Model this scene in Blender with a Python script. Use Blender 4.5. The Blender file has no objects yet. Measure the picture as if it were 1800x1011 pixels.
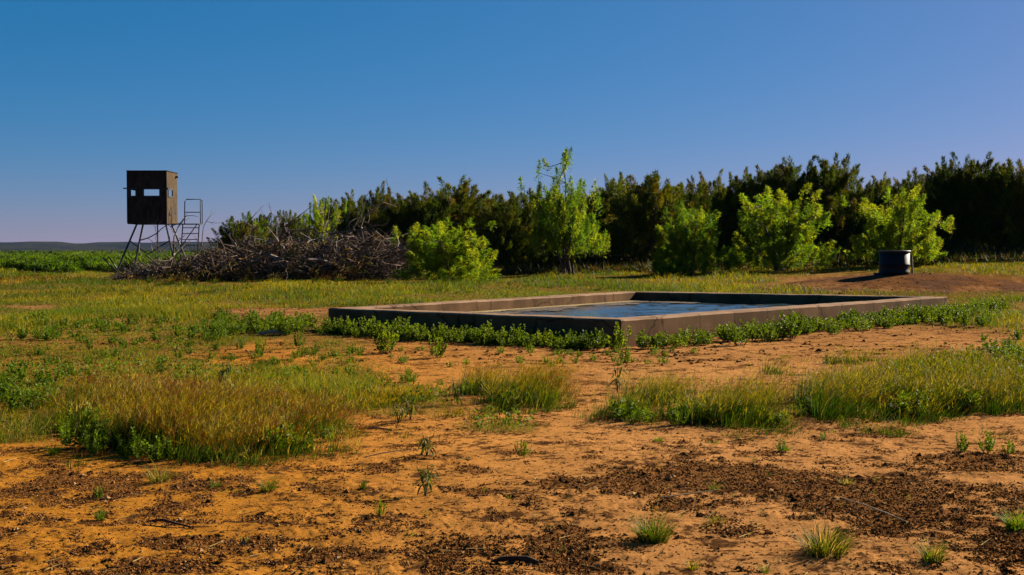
import bpy, math, random
import numpy as np
from mathutils import Vector, Matrix, Euler
R = math.radians
rng = np.random.default_rng(7)
random.seed(7)
S = bpy.context.scene
COL = S.collection

# ------------------------------------------------------------------ camera
CAM_H, F, CX, CY, HOR = 1.3, 2200.0, 900.0, 505.5, 440.0
PITCH = math.atan((CY - HOR) / F)
cam = bpy.data.cameras.new('camera')
cam.sensor_width = 36.0
cam.lens = 36.0 * F / 1800.0
cam.clip_start = 0.05
cam.clip_end = 30000
cam.dof.use_dof = False
cam_o = bpy.data.objects.new('camera', cam)
COL.objects.link(cam_o)
cam_o.location = (0, 0, CAM_H)
cam_o.rotation_euler = (math.pi / 2 - PITCH, 0, 0)
S.camera = cam_o

# ------------------------------------------------------------------ light
SUN_AZ, SUN_EL = 35.0, 26.0          # degrees from +X towards +Y, height
sdir = Vector((math.cos(R(SUN_AZ)) * math.cos(R(SUN_EL)), math.sin(R(SUN_AZ)) * math.cos(R(SUN_EL)), math.sin(R(SUN_EL))))
W = bpy.data.worlds.new('World')
S.world = W
W.use_nodes = True
nt = W.node_tree
nt.nodes.clear()
sky = nt.nodes.new('ShaderNodeTexSky')
sky.sky_type = 'NISHITA'
sky.sun_disc = False
sky.sun_elevation = R(SUN_EL)
sky.sun_rotation = R(90 - SUN_AZ)
sky.altitude = 0
sky.air_density = 0.6
sky.dust_density = 0.4
sky.ozone_density = 10.0
# one even colour grade over the whole sky: gamma, saturation, channel gain
EXPO = 1.60
def vm(op, a=None, b=None):
    n = nt.nodes.new('ShaderNodeVectorMath'); n.operation = op
    for i, q in enumerate((a, b)):
        if q is None: continue
        if isinstance(q, tuple): n.inputs[i].default_value = q
        else: nt.links.new(q, n.inputs[i])
    return n
x1 = vm('MULTIPLY', sky.outputs[0], (.1, .1, .1))
gm = nt.nodes.new('ShaderNodeGamma'); gm.inputs[1].default_value = .6
nt.links.new(x1.outputs[0], gm.inputs[0])
lum = vm('DOT_PRODUCT', gm.outputs[0], (.2126, .7152, .0722))
SAT = 2.2
xs = vm('MULTIPLY', gm.outputs[0], (SAT, SAT, SAT))
ls = nt.nodes.new('ShaderNodeMath'); ls.operation = 'MULTIPLY'; ls.inputs[1].default_value = SAT - 1
nt.links.new(lum.outputs['Value'], ls.inputs[0])
df = vm('SUBTRACT', xs.outputs[0], ls.outputs[0])
mxn = vm('MAXIMUM', df.outputs[0], (.004, .004, .004))
kk_ = 10 / 2 ** EXPO
gn = vm('MULTIPLY', mxn.outputs[0], (1.17 * kk_, .492 * kk_, .442 * kk_))
bg = nt.nodes.new('ShaderNodeBackground')
bg.inputs[1].default_value = 0.1
wo = nt.nodes.new('ShaderNodeOutputWorld')
nt.links.new(gn.outputs[0], bg.inputs[0])
nt.links.new(bg.outputs[0], wo.inputs[0])
sl = bpy.data.lights.new('sun', 'SUN')
sl.energy = 5.0
sl.angle = R(0.5)
sl.color = (1.0, 0.87, 0.70)
so = bpy.data.objects.new('sun', sl)
COL.objects.link(so)
so.rotation_euler = sdir.to_track_quat('Z', 'Y').to_euler()
S.view_settings.view_transform = 'Standard'
S.view_settings.look = 'None'
S.view_settings.gamma = 1.0
S.view_settings.use_curve_mapping = False
S.view_settings.exposure = EXPO
S.render.engine = 'CYCLES'
S.cycles.max_bounces = 6
S.cycles.transparent_max_bounces = 8
S.cycles.volume_bounces = 0

ALB = .62          # colours below are written for exposure 0.9; this brings them to real base colours
# ------------------------------------------------------------------ helpers
def hash2(ix, iy, s):
    n = (ix.astype(np.int64) * 374761393 + iy.astype(np.int64) * 668265263 + s * 1442695041) & 0xffffffff
    n = ((n ^ (n >> 13)) * 1274126177) & 0xffffffff
    n = (n ^ (n >> 16)) & 0xffffffff
    return n / 4294967295.0

def noise(x, y, s=0):
    x = np.asarray(x, float); y = np.asarray(y, float)
    ix = np.floor(x); iy = np.floor(y)
    fx = x - ix; fy = y - iy
    ux = fx * fx * (3 - 2 * fx); uy = fy * fy * (3 - 2 * fy)
    a = hash2(ix, iy, s); b = hash2(ix + 1, iy, s); c = hash2(ix, iy + 1, s); d = hash2(ix + 1, iy + 1, s)
    return (a * (1 - ux) + b * ux) * (1 - uy) + (c * (1 - ux) + d * ux) * uy

def fbm(x, y, s=0, o=4):
    v = 0; a = .5; t = 0
    for i in range(o):
        v = v + a * noise(x * 2 ** i + 17.3 * i, y * 2 ** i - 9.1 * i, s + i); t += a; a *= .5
    return v / t

def sstep(a, b, x):
    t = np.clip((np.asarray(x, float) - a) / (b - a), 0, 1)
    return t * t * (3 - 2 * t)

def gauss(x, y, cx, cy, rx, ry):
    return np.exp(-(((x - cx) / rx) ** 2 + ((y - cy) / ry) ** 2))

def gz(x, y):
    """ground height without the clods"""
    x = np.asarray(x, float); y = np.asarray(y, float)
    z = .62 * gauss(x, y, 11.6, 36.6, 4.3, 3.6)
    z = z + .10 * gauss(x, y, 7, 33, 5, 3)
    z = z + sstep(38, 74, y) * np.clip(.036 * (x + 2), 0, 1.35)
    und = (fbm(x / 6, y / 6, 3, 3) - .5) * .10 + (fbm(x / 1.5, y / 1.5, 9, 2) - .5) * .035
    tank = gauss(x, y, 3, 23, 9, 8)
    z = z + und * (1 - .6 * tank) * sstep(2, 6, np.hypot(x, y))
    return z

def gzf(x, y): return float(gz(np.array([x]), np.array([y]))[0])

cp, sp = math.cos(PITCH), math.sin(PITCH)
def project(x, y, z=0.0):
    fw = y * cp - (z - CAM_H) * sp
    up = y * sp + (z - CAM_H) * cp
    fw = np.maximum(fw, .01)
    return CX + F * x / fw, CY - F * up / fw

def ground(u, v):
    """ground point seen at (u, v) of the photograph (flat ground, then lifted)"""
    dx = (u - CX) / F; dy = -(v - CY) / F
    wy = cp + dy * sp; wz = -sp + dy * cp
    t = CAM_H / -wz
    for _ in range(6):
        z = gzf(dx * t, wy * t)
        t = t * .4 + .6 * (CAM_H - z) / -wz
    return Vector((dx * t, wy * t, gzf(dx * t, wy * t)))

def at(u, v, Y):
    dx = (u - CX) / F; dy = -(v - CY) / F
    wy = cp + dy * sp; wz = -sp + dy * cp
    t = Y / wy
    return Vector((dx * t, Y, CAM_H + wz * t))

def tag(o, label=None, cat=None, group=None, kind=None):
    if label: o['label'] = label
    if cat: o['category'] = cat
    if group: o['group'] = group
    if kind: o['kind'] = kind
    return o

def empty(name, loc=(0, 0, 0), rz=0):
    o = bpy.data.objects.new(name, None)
    COL.objects.link(o)
    o.location = loc; o.rotation_euler = (0, 0, rz)
    o.empty_display_size = .2
    return o

def link(name, me, parent=None, loc=None):
    o = bpy.data.objects.new(name, me)
    COL.objects.link(o)
    if parent: o.parent = parent
    if loc is not None: o.location = loc
    return o

def copy_tree(o, parent=None):
    c = o.copy(); COL.objects.link(c)
    if parent: c.parent = parent
    for ch in list(o.children): copy_tree(ch, c)
    return c

class Acc:
    """triangle soup with one colour per vertex"""
    def __init__(s): s.v = []; s.f = []; s.c = []; s.n = 0
    def add(s, v, f, c):
        v = np.asarray(v, np.float32); f = np.asarray(f, np.int64)
        if len(v) == 0: return
        c = np.asarray(c, np.float32)
        if c.ndim == 1: c = np.tile(c, (len(v), 1))
        s.v.append(v); s.f.append(f + s.n); s.c.append(c); s.n += len(v)
    def mesh(s, name, mat, smooth=False):
        v = np.concatenate(s.v); f = np.concatenate(s.f).astype(np.int32); c = np.concatenate(s.c)
        return raw_mesh(name, v, f, mat, c, smooth)

def raw_mesh(name, v, f, mat, c=None, smooth=False):
    me = bpy.data.meshes.new(name)
    k = f.shape[1]
    me.vertices.add(len(v)); me.vertices.foreach_set('co', np.ascontiguousarray(v, np.float32).ravel())
    me.loops.add(f.size); me.loops.foreach_set('vertex_index', np.ascontiguousarray(f, np.int32).ravel())
    me.polygons.add(len(f))
    me.polygons.foreach_set('loop_start', np.arange(0, f.size, k, dtype=np.int32))
    me.polygons.foreach_set('use_smooth', np.full(len(f), bool(smooth)))
    if c is not None:
        c = c * ALB
        a = me.color_attributes.new('Col', 'FLOAT_COLOR', 'POINT')
        a.data.foreach_set('color', np.concatenate([c, np.ones((len(c), 1), np.float32)], 1).astype(np.float32).ravel())
    if mat: me.materials.append(mat)
    me.update(calc_edges=True)
    me.validate()
    return me

def blades(acc, P, h, w, az, lean, cb, ct, nseg=2, power=1.7, face=None, rise=None):
    """grass blades: base P (n,3), height h, width w, leaning along az by lean*h"""
    n = len(P)
    if n == 0: return
    h = np.broadcast_to(h, n).astype(float); w = np.broadcast_to(w, n).astype(float)
    lean = np.broadcast_to(lean, n).astype(float); az = np.broadcast_to(az, n).astype(float)
    if face is None: face = az + np.pi / 2 + rng.normal(0, .5, n)
    d = np.stack([np.cos(az), np.sin(az), np.zeros(n)], 1)
    s = np.stack([np.cos(face), np.sin(face), np.zeros(n)], 1)
    V = []; C = []
    cb = np.broadcast_to(cb, (n, 3)); ct = np.broadcast_to(ct, (n, 3))
    for k in range(nseg):
        t = k / nseg
        c = P + d * (lean * h * t ** power)[:, None] + np.array([0, 0, 1.]) * (h * t * (1 - .25 * lean * t))[:, None]
        ww = (w * (1 - t) ** .6 * .5)[:, None]
        V += [c - s * ww, c + s * ww]; col = cb * (1 - t) + ct * t; C += [col, col]
    V.append(P + d * (lean * h)[:, None] + np.array([0, 0, 1.]) * (h * (1 - .25 * lean))[:, None]); C.append(ct)
    m = len(V)
    V = np.stack(V, 1).reshape(-1, 3); C = np.stack(C, 1).reshape(-1, 3)
    b = (np.arange(n) * m)[:, None]
    T = []
    for k in range(nseg - 1):
        o = 2 * k
        T += [[o, o + 1, o + 3], [o, o + 3, o + 2]]
    o = 2 * (nseg - 1)
    T.append([o, o + 1, o + 2])
    f = (b[:, :, None] + np.array(T)[None]).reshape(-1, 3)
    acc.add(V, f, C)

def leaves(acc, P, D, L, Wd, col, N=None):
    """flat diamond leaves at P pointing along D (n,3)"""
    n = len(P)
    if n == 0: return
    D = D / (np.linalg.norm(D, axis=1, keepdims=True) + 1e-9)
    if N is None: N = rng.normal(0, 1, (n, 3))
    s = np.cross(D, N); s /= (np.linalg.norm(s, axis=1, keepdims=True) + 1e-9)
    L = np.broadcast_to(L, n)[:, None]; Wd = np.broadcast_to(Wd, n)[:, None]
    V = np.stack([P, P + D * L * .45 + s * Wd * .5, P + D * L, P + D * L * .45 - s * Wd * .5], 1).reshape(-1, 3)
    C = np.repeat(np.broadcast_to(col, (n, 3)), 4, 0)
    b = (np.arange(n) * 4)[:, None, None]
    f = (b + np.array([[0, 1, 2], [0, 2, 3]])[None]).reshape(-1, 3)
    acc.add(V, f, C)

def sprays(acc, P, D, L, Wd, col):
    """single-triangle needles"""
    n = len(P)
    D = D / (np.linalg.norm(D, axis=1, keepdims=True) + 1e-9)
    s = np.cross(D, rng.normal(0, 1, (n, 3))); s /= (np.linalg.norm(s, axis=1, keepdims=True) + 1e-9)
    L = np.broadcast_to(L, n)[:, None]; Wd = np.broadcast_to(Wd, n)[:, None]
    V = np.stack([P - s * Wd * .5, P + s * Wd * .5, P + D * L], 1).reshape(-1, 3)
    acc.add(V, np.arange(n * 3).reshape(-1, 3), np.repeat(np.broadcast_to(col, (n, 3)), 3, 0))

def tube(acc, pts, rad, sides=6, col=(.2, .15, .1)):
    pts = np.asarray(pts, float); rad = np.broadcast_to(rad, len(pts))
    n = len(pts)
    V = []
    for i in range(n):
        t = pts[min(i + 1, n - 1)] - pts[max(i - 1, 0)]
        t /= np.linalg.norm(t) + 1e-9
        a = np.cross(t, [0.13, 0.27, 1.0]) if abs(t[2]) < .95 else np.cross(t, [1.0, .1, 0])
        a /= np.linalg.norm(a); b = np.cross(t, a)
        for k in range(sides):
            q = 2 * math.pi * k / sides
            V.append(pts[i] + (a * math.cos(q) + b * math.sin(q)) * rad[i])
    V.append(pts[0]); V.append(pts[-1])
    T = []
    for i in range(n - 1):
        for k in range(sides):
            k2 = (k + 1) % sides
            T += [[i * sides + k, i * sides + k2, (i + 1) * sides + k2], [i * sides + k, (i + 1) * sides + k2, (i + 1) * sides + k]]
    for k in range(sides):
        k2 = (k + 1) % sides
        T += [[n * sides, k2, k], [n * sides + 1, (n - 1) * sides + k, (n - 1) * sides + k2]]
    acc.add(V, T, np.asarray(col, float))

def box(acc, lo, hi, col=(.5, .5, .5)):
    x0, y0, z0 = lo; x1, y1, z1 = hi
    V = [(x0, y0, z0), (x1, y0, z0), (x1, y1, z0), (x0, y1, z0), (x0, y0, z1), (x1, y0, z1), (x1, y1, z1), (x0, y1, z1)]
    Q = [(0, 3, 2, 1), (4, 5, 6, 7), (0, 1, 5, 4), (1, 2, 6, 5), (2, 3, 7, 6), (3, 0, 4, 7)]
    T = []
    for q in Q: T += [(q[0], q[1], q[2]), (q[0], q[2], q[3])]
    acc.add(V, T, np.asarray(col, float))

# ------------------------------------------------------------------ materials
def mat(name):
    m = bpy.data.materials.new(name); m.use_nodes = True
    t = m.node_tree; t.nodes.clear()
    return m, t, t.nodes.new('ShaderNodeOutputMaterial')

def foliage_mat(name, trans=.35, rough=.6, tmul=(1.35, 1.3, .45), spec=.10):
    m, t, o = mat(name)
    a = t.nodes.new('ShaderNodeAttribute'); a.attribute_name = 'Col'
    oi = t.nodes.new('ShaderNodeObjectInfo')
    hs = t.nodes.new('ShaderNodeHueSaturation')
    mr = t.nodes.new('ShaderNodeMapRange'); mr.inputs[3].default_value = .8; mr.inputs[4].default_value = 1.2
    t.links.new(oi.outputs['Random'], mr.inputs[0]); t.links.new(mr.outputs[0], hs.inputs['Value'])
    mh = t.nodes.new('ShaderNodeMapRange'); mh.inputs[3].default_value = .515; mh.inputs[4].default_value = .488
    t.links.new(oi.outputs['Random'], mh.inputs[0]); t.links.new(mh.outputs[0], hs.inputs['Hue'])
    t.links.new(a.outputs['Color'], hs.inputs['Color'])
    p = t.nodes.new('ShaderNodeBsdfPrincipled'); p.inputs['Roughness'].default_value = rough
    p.inputs['Specular IOR Level'].default_value = spec
    tr = t.nodes.new('ShaderNodeBsdfTranslucent')
    mu = t.nodes.new('ShaderNodeMix'); mu.data_type = 'RGBA'; mu.blend_type = 'MULTIPLY'; mu.inputs[0].default_value = 1
    mu.inputs[7].default_value = (*tmul, 1)
    t.links.new(hs.outputs[0], mu.inputs[6])
    t.links.new(hs.outputs[0], p.inputs['Base Color']); t.links.new(mu.outputs[2], tr.inputs['Color'])
    mx = t.nodes.new('ShaderNodeMixShader'); mx.inputs[0].default_value = trans
    t.links.new(p.outputs[0], mx.inputs[1]); t.links.new(tr.outputs[0], mx.inputs[2])
    t.links.new(mx.outputs[0], o.inputs[0])
    return m

def attr_mat(name, rough=.85, scale=20, amt=.5, bump=.3, spec=.2, stretch=(1, 1, 1), bdist=.01):
    """vertex colour times a grain"""
    m, t, o = mat(name)
    a = t.nodes.new('ShaderNodeAttribute'); a.attribute_name = 'Col'
    tc = t.nodes.new('ShaderNodeTexCoord'); mp = t.nodes.new('ShaderNodeMapping'); mp.inputs['Scale'].default_value = stretch
    n = t.nodes.new('ShaderNodeTexNoise'); n.inputs['Scale'].default_value = scale; n.inputs['Detail'].default_value = 6; n.inputs['Roughness'].default_value = .7
    t.links.new(tc.outputs['Object'], mp.inputs[0]); t.links.new(mp.outputs[0], n.inputs['Vector'])
    mr = t.nodes.new('ShaderNodeMapRange'); mr.inputs[1].default_value = .25; mr.inputs[2].default_value = .75
    mr.inputs[3].default_value = 1 - amt; mr.inputs[4].default_value = 1 + amt
    t.links.new(n.outputs[0], mr.inputs[0])
    mu = t.nodes.new('ShaderNodeVectorMath'); mu.operation = 'MULTIPLY'
    t.links.new(a.outputs['Color'], mu.inputs[0]); t.links.new(mr.outputs[0], mu.inputs[1])
    p = t.nodes.new('ShaderNodeBsdfPrincipled'); p.inputs['Roughness'].default_value = rough; p.inputs['Specular IOR Level'].default_value = spec
    t.links.new(mu.outputs[0], p.inputs['Base Color'])
    b = t.nodes.new('ShaderNodeBump'); b.inputs['Strength'].default_value = bump; b.inputs['Distance'].default_value = bdist
    t.links.new(n.outputs[0], b.inputs['Height']); t.links.new(b.outputs[0], p.inputs['Normal'])
    t.links.new(p.outputs[0], o.inputs[0])
    return m

M_GRASS = foliage_mat('grass_blade', .45)
M_WEED = foliage_mat('weed_leaf', .35)
M_JUN = foliage_mat('juniper_needles', .30, .7)
M_MESQ = foliage_mat('mesquite_leaf', .6)
M_BARK = attr_mat('bark', .9, 14, .5, .5)
M_DEAD = attr_mat('dead_wood', .95, 9, .45, .4, .05)
M_CRUMB = attr_mat('crumbs', 1.0, 30, .3, .2, 0.0)
M_STEEL = attr_mat('painted_steel', .55, 12, .4, .1, .4)
M_PLY = attr_mat('camouflaged_board', .9, 4.5, .85, .1, .1, (1, 1, .45))
M_PAINT = attr_mat('sprayed_paint', .8, 8, .2, .05)
M_POLY = attr_mat('black_plastic', .55, 4, .3, .05, .18)
M_ALGAE = attr_mat('algae', .9, 20, .5, .3)

def ground_mat():
    m, t, o = mat('red_sandy_soil')
    N = t.nodes; Lk = t.links
    a = N.new('ShaderNodeAttribute'); a.attribute_name = 'Col'
    geo = N.new('ShaderNodeNewGeometry')
    def nz(scale, detail=6, rough=.65, vec=None):
        n = N.new('ShaderNodeTexNoise'); n.inputs['Scale'].default_value = scale
        n.inputs['Detail'].default_value = detail; n.inputs['Roughness'].default_value = rough
        Lk.new(geo.outputs['Position'], n.inputs['Vector']); return n
    n1 = nz(30, 8, .75); n2 = nz(4.5, 6, .6); n3 = nz(160, 3, .6)
    r1 = N.new('ShaderNodeMapRange'); r1.inputs[1].default_value = .3; r1.inputs[2].default_value = .7; r1.inputs[3].default_value = .62; r1.inputs[4].default_value = 1.3
    Lk.new(n1.outputs[0], r1.inputs[0])
    r2 = N.new('ShaderNodeMapRange'); r2.inputs[1].default_value = .3; r2.inputs[2].default_value = .7; r2.inputs[3].default_value = .8; r2.inputs[4].default_value = 1.15
    Lk.new(n2.outputs[0], r2.inputs[0])
    # dark organic crumbs, fine
    r3 = N.new('ShaderNodeMapRange'); r3.inputs[1].default_value = .60; r3.inputs[2].default_value = .68; r3.inputs[3].default_value = 1; r3.inputs[4].default_value = .45
    Lk.new(n3.outputs[0], r3.inputs[0])
    m1 = N.new('ShaderNodeMath'); m1.operation = 'MULTIPLY'; Lk.new(r1.outputs[0], m1.inputs[0]); Lk.new(r2.outputs[0], m1.inputs[1])
    m2 = N.new('ShaderNodeMath'); m2.operation = 'MULTIPLY'; Lk.new(m1.outputs[0], m2.inputs[0]); Lk.new(r3.outputs[0], m2.inputs[1])
    mu = N.new('ShaderNodeVectorMath'); mu.operation = 'MULTIPLY'
    Lk.new(a.outputs['Color'], mu.inputs[0]); Lk.new(m2.outputs[0], mu.inputs[1])
    f1 = nz(16, 10, .72); f2 = nz(2.6, 5, .6); f3 = nz(7, 8, .7)
    def ramp(src, lo, hi):
        q = N.new('ShaderNodeMapRange'); q.inputs[1].default_value = lo; q.inputs[2].default_value = hi; Lk.new(src, q.inputs[0]); return q.outputs[0]
    def mth(op, x_, y_):
        q = N.new('ShaderNodeMath'); q.operation = op
        for i_, v_ in enumerate((x_, y_)):
            if isinstance(v_, float): q.inputs[i_].default_value = v_
            else: Lk.new(v_, q.inputs[i_])
        return q.outputs[0]
    sm = mth('ADD', mth('MULTIPLY', f2.outputs[0], .30), mth('ADD', mth('MULTIPLY', f1.outputs[0], .42), mth('MULTIPLY', f3.outputs[0], .28)))
    fl = mth('MULTIPLY', ramp(sm, .518, .55), .92)
    fm = N.new('ShaderNodeMix'); fm.data_type = 'RGBA'; fm.inputs[7].default_value = (.040, .018, .008, 1)  # dark flecks painted over the sand for litter and its small shadows
    Lk.new(fl, fm.inputs[0]); Lk.new(mu.outputs[0], fm.inputs[6])
    class _m: outputs = [fm.outputs[2]]
    mu = _m
    p = N.new('ShaderNodeBsdfPrincipled'); p.inputs['Roughness'].default_value = 1.0; p.inputs['Specular IOR Level'].default_value = 0.0
    Lk.new(mu.outputs[0], p.inputs['Base Color'])
    b = N.new('ShaderNodeBump'); b.inputs['Strength'].default_value = .7; b.inputs['Distance'].default_value = .012
    b2 = N.new('ShaderNodeBump'); b2.inputs['Strength'].default_value = .5; b2.inputs['Distance'].default_value = .004
    Lk.new(n1.outputs[0], b.inputs['Height']); Lk.new(n3.outputs[0], b2.inputs['Height']); Lk.new(b.outputs[0], b2.inputs['Normal'])
    Lk.new(b2.outputs[0], p.inputs['Normal'])
    Lk.new(p.outputs[0], o.inputs[0])
    return m
M_GROUND = ground_mat()

# ------------------------------------------------------------------ vegetation cover, in photograph coordinates
def G(u, v, cu, cv, ru, rv, k=1.0): return k * np.exp(-(np.abs((u - cu) / ru) ** 2.6 + np.abs((v - cv) / rv) ** 2.6))

def cover(u, v, x, y):
    """share of ground under low green cover (0-1)"""
    n = fbm(x / 1.1, y / 1.7, 21, 3); n2 = fbm(x / .35, y / .5, 33, 2); n3 = fbm(x / 4, y / 6, 41, 3)
    far = 1 - sstep(520, 548, v + 10 * (n - .5))
    leftmid = (1 - sstep(540, 690, u - .5 * (v - 560))) * (1 - sstep(690, 745, v))
    c = .95 * far + .62 * leftmid
    c = c - G(u, v, 470, 640, 150, 45, .42) - G(u, v, 200, 565, 80, 10, .3) - G(u, v, 480, 552, 100, 8, .6) - G(u, v, 60, 541, 90, 5, .6)
    c = c - G(u, v, 410, 533, 60, 5, .5) + G(u, v, 490, 575, 90, 16, .7)
    c = c + G(u, v, 700, 702, 85, 22, .7) + G(u, v, 880, 752, 95, 14, .8) + G(u, v, 800, 720, 120, 22, .3) + G(u, v, 130, 700, 190, 50, .6)
    c = c + G(u, v, 20, 740, 90, 60, .9) + G(u, v, 1700, 560, 160, 28, .75) + G(u, v, 1800, 640, 90, 60, .6) + G(u, v, 1500, 600, 120, 14, .25)
    c = c + G(u, v, 60, 600, 260, 60, .25) + G(u, v, 880, 640, 70, 12, .25)
    mnd = G(u, v, 1590, 496, 230, 17, 1.3) + G(u, v, 1740, 500, 120, 10, .6)
    c = c - mnd
    c = c + .10 * (v > 600) * (v < 780) + .03 + G(u, v, 330, 620, 360, 60, .16)
    thr = .25 + .55 * n + .25 * (n2 - .5) + .2 * (n3 - .5)
    return c, thr

def litter(u, v, x, y):
    """share of dark manure and litter on the sand, some painted shadow included"""
    n = fbm(x / .9, y / 1.1, 61, 3); n2 = fbm(x / .28, y / .3, 71, 3)
    c = G(u, v, 1130, 845, 150, 26, .9) + G(u, v, 1330, 850, 210, 38, .75) + G(u, v, 1590, 885, 190, 46, .95) + G(u, v, 1725, 814, 120, 18, 1.2)
    c = c + G(u, v, 1780, 955, 90, 40, .8) + G(u, v, 1300, 985, 260, 22, .30) - G(u, v, 900, 965, 210, 60, .32) + G(u, v, 250, 850, 260, 26, .55) + G(u, v, 200, 920, 330, 80, .42)  # lower-left patches are litter and also paint in the grass bank's shadow
    c = c + G(u, v, 1640, 492, 190, 16, 1.25) + G(u, v, 900, 620, 400, 12, .2) + G(u, v, 1500, 770, 260, 14, .35)
    n3 = fbm(x / .26, y / .22, 75, 4)
    base = np.clip((c + .30) - (.35 + .8 * (n - .25)) + 1.3 * (n2 - .5), -1, 1)
    n4 = fbm(x / .09, y / .09, 78, 3)
    return np.maximum(base - .20 + 1.0 * (n4 - .5), (n3 - .60) * 1.6 + .7 * (n - .52) + .6 * (n4 - .5))

# ------------------------------------------------------------------ ground
def lerp(a, b, t): return a + (b - a) * t
def C3(*c): return np.array(c, float)
SAND_L = C3(.50, .205, .026); SAND_R = C3(.50, .235, .075); SAND_FAR = C3(.36, .17, .060); DARK = C3(.15, .062, .020)

def fine(x, y):
    """clods, hoof marks and ripples"""
    d = np.hypot(x, y)
    k = 1 - sstep(18, 45, d)
    a = fbm(x / .30, y / .30, 101, 4); b = fbm(x / .085, y / .085, 131, 3); e = fbm(x / .5, y / .5, 171, 4); g = fbm(x / .16, y / .16, 181, 4)
    act = .25 + .75 * sstep(.45, .6, fbm(x / .9, y / .9, 191, 3))
    z = (a - .5) * .014 + (b - .5) * .009 * act
    z = z + .005 * act * sstep(.50, .52, e) + .005 * act * sstep(.55, .57, g) + .005 * act * sstep(.62, .65, b)
    return z * k

def build_ground():
    inner = np.linspace(-29, 29, 640)
    outer_l = np.linspace(-180, -29, 60, endpoint=False); outer_r = np.linspace(29, 180, 61)[1:-1]
    ang = np.radians(np.concatenate([outer_l, inner, outer_r]))
    r = np.concatenate([[.02, 1, 2, 3, 3.8], np.geomspace(4.3, 46, 440), np.geomspace(47.5, 6000, 90)])
    A, Rr = np.meshgrid(ang, r)
    X = np.sin(A) * Rr; Y = np.cos(A) * Rr
    Z = gz(X, Y) + fine(X, Y)
    fr = sstep(200, 900, Rr)
    Z = Z * (1 - fr)
    # the far ridge
    ridge = sstep(3200, 4600, Rr) * (18 + 16 * fbm(A * 9 + 4, Rr / 2500, 7, 4) + 8 * noise(A * 60, Rr / 900, 8))
    Z = Z + ridge * 1.0
    V = np.stack([X, Y, Z], -1).reshape(-1, 3)
    u, v = project(X, Y, Z)
    c, thr = cover(u, v, X, Y)
    veg = sstep(-.15, .25, c - thr) * (Y > 1)
    lit = sstep(0, .25, litter(u, v, X, Y)) * (Y > 1)
    side = sstep(300, 1300, u)[..., None]
    n = fbm(X / 2.2, Y / 2.2, 81, 3)[..., None]
    col = lerp(SAND_L, SAND_R, side) * (.8 + .4 * n)
    col = lerp(col, SAND_FAR * (.8 + .4 * n), sstep(13, 26, Rr)[..., None])
    soil_g = C3(.20, .12, .025)
    col = lerp(col, soil_g * (.7 + .6 * n), (.75 * veg)[..., None])
    col = lerp(col, DARK, (.72 * lit)[..., None])
    mdk = np.clip(gauss(X, Y, 11.8, 35.0, 5.0, 3.2) * 1.3 * sstep(.38, .62, fbm(X / .7, Y / .9, 99, 4)) + .35 * gauss(X, Y, 11.8, 35.0, 5.5, 4), 0, 1)[..., None] * .85
    col = lerp(col, C3(.13, .068, .040), mdk)
    fargreen = sstep(45, 80, Rr)[..., None]
    nf = fbm(X / 60, Y / 60, 91, 4)[..., None]
    col = lerp(col, lerp(C3(.20, .17, .012), C3(.13, .15, .012), nf), fargreen)
    rd = (sstep(2400, 3000, Rr) * (.88 + .12 * (fbm(X / 90, Y / 90, 95, 3) > .5)))[..., None]
    col = lerp(col, C3(.012, .02, .014), rd)
    nr, na = A.shape
    i = np.arange(nr - 1)[:, None] * na + np.arange(na - 1)[None]
    q = np.stack([i, i + 1, i + na + 1, i + na], -1).reshape(-1, 4)[:, ::-1]
    j = np.arange(nr - 1) * na
    seam = np.stack([j + na - 1, j, j + na, j + 2 * na - 1], -1)[:, ::-1]
    q = np.concatenate([q, seam])
    me = raw_mesh('ground', V, q, M_GROUND, col.reshape(-1, 3), True)
    o = link('ground', me)
    tag(o, kind='structure', label='orange sandy ground with dark litter and green cover')
build_ground()

# ------------------------------------------------------------------ concrete tank
RIMH, WT = .365, .36
H = CAM_H - RIMH
def rim_pt(u, v):
    p = at(u, v, 1.0); d = (p - Vector((0, 0, CAM_H)))
    t = -H / d.z
    return Vector((0, 0, CAM_H)) + d * t
PN, PL, PR, PB = rim_pt(1092, 562), rim_pt(577, 541.5), rim_pt(1665, 521.5), rim_pt(1105, 512)

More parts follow.
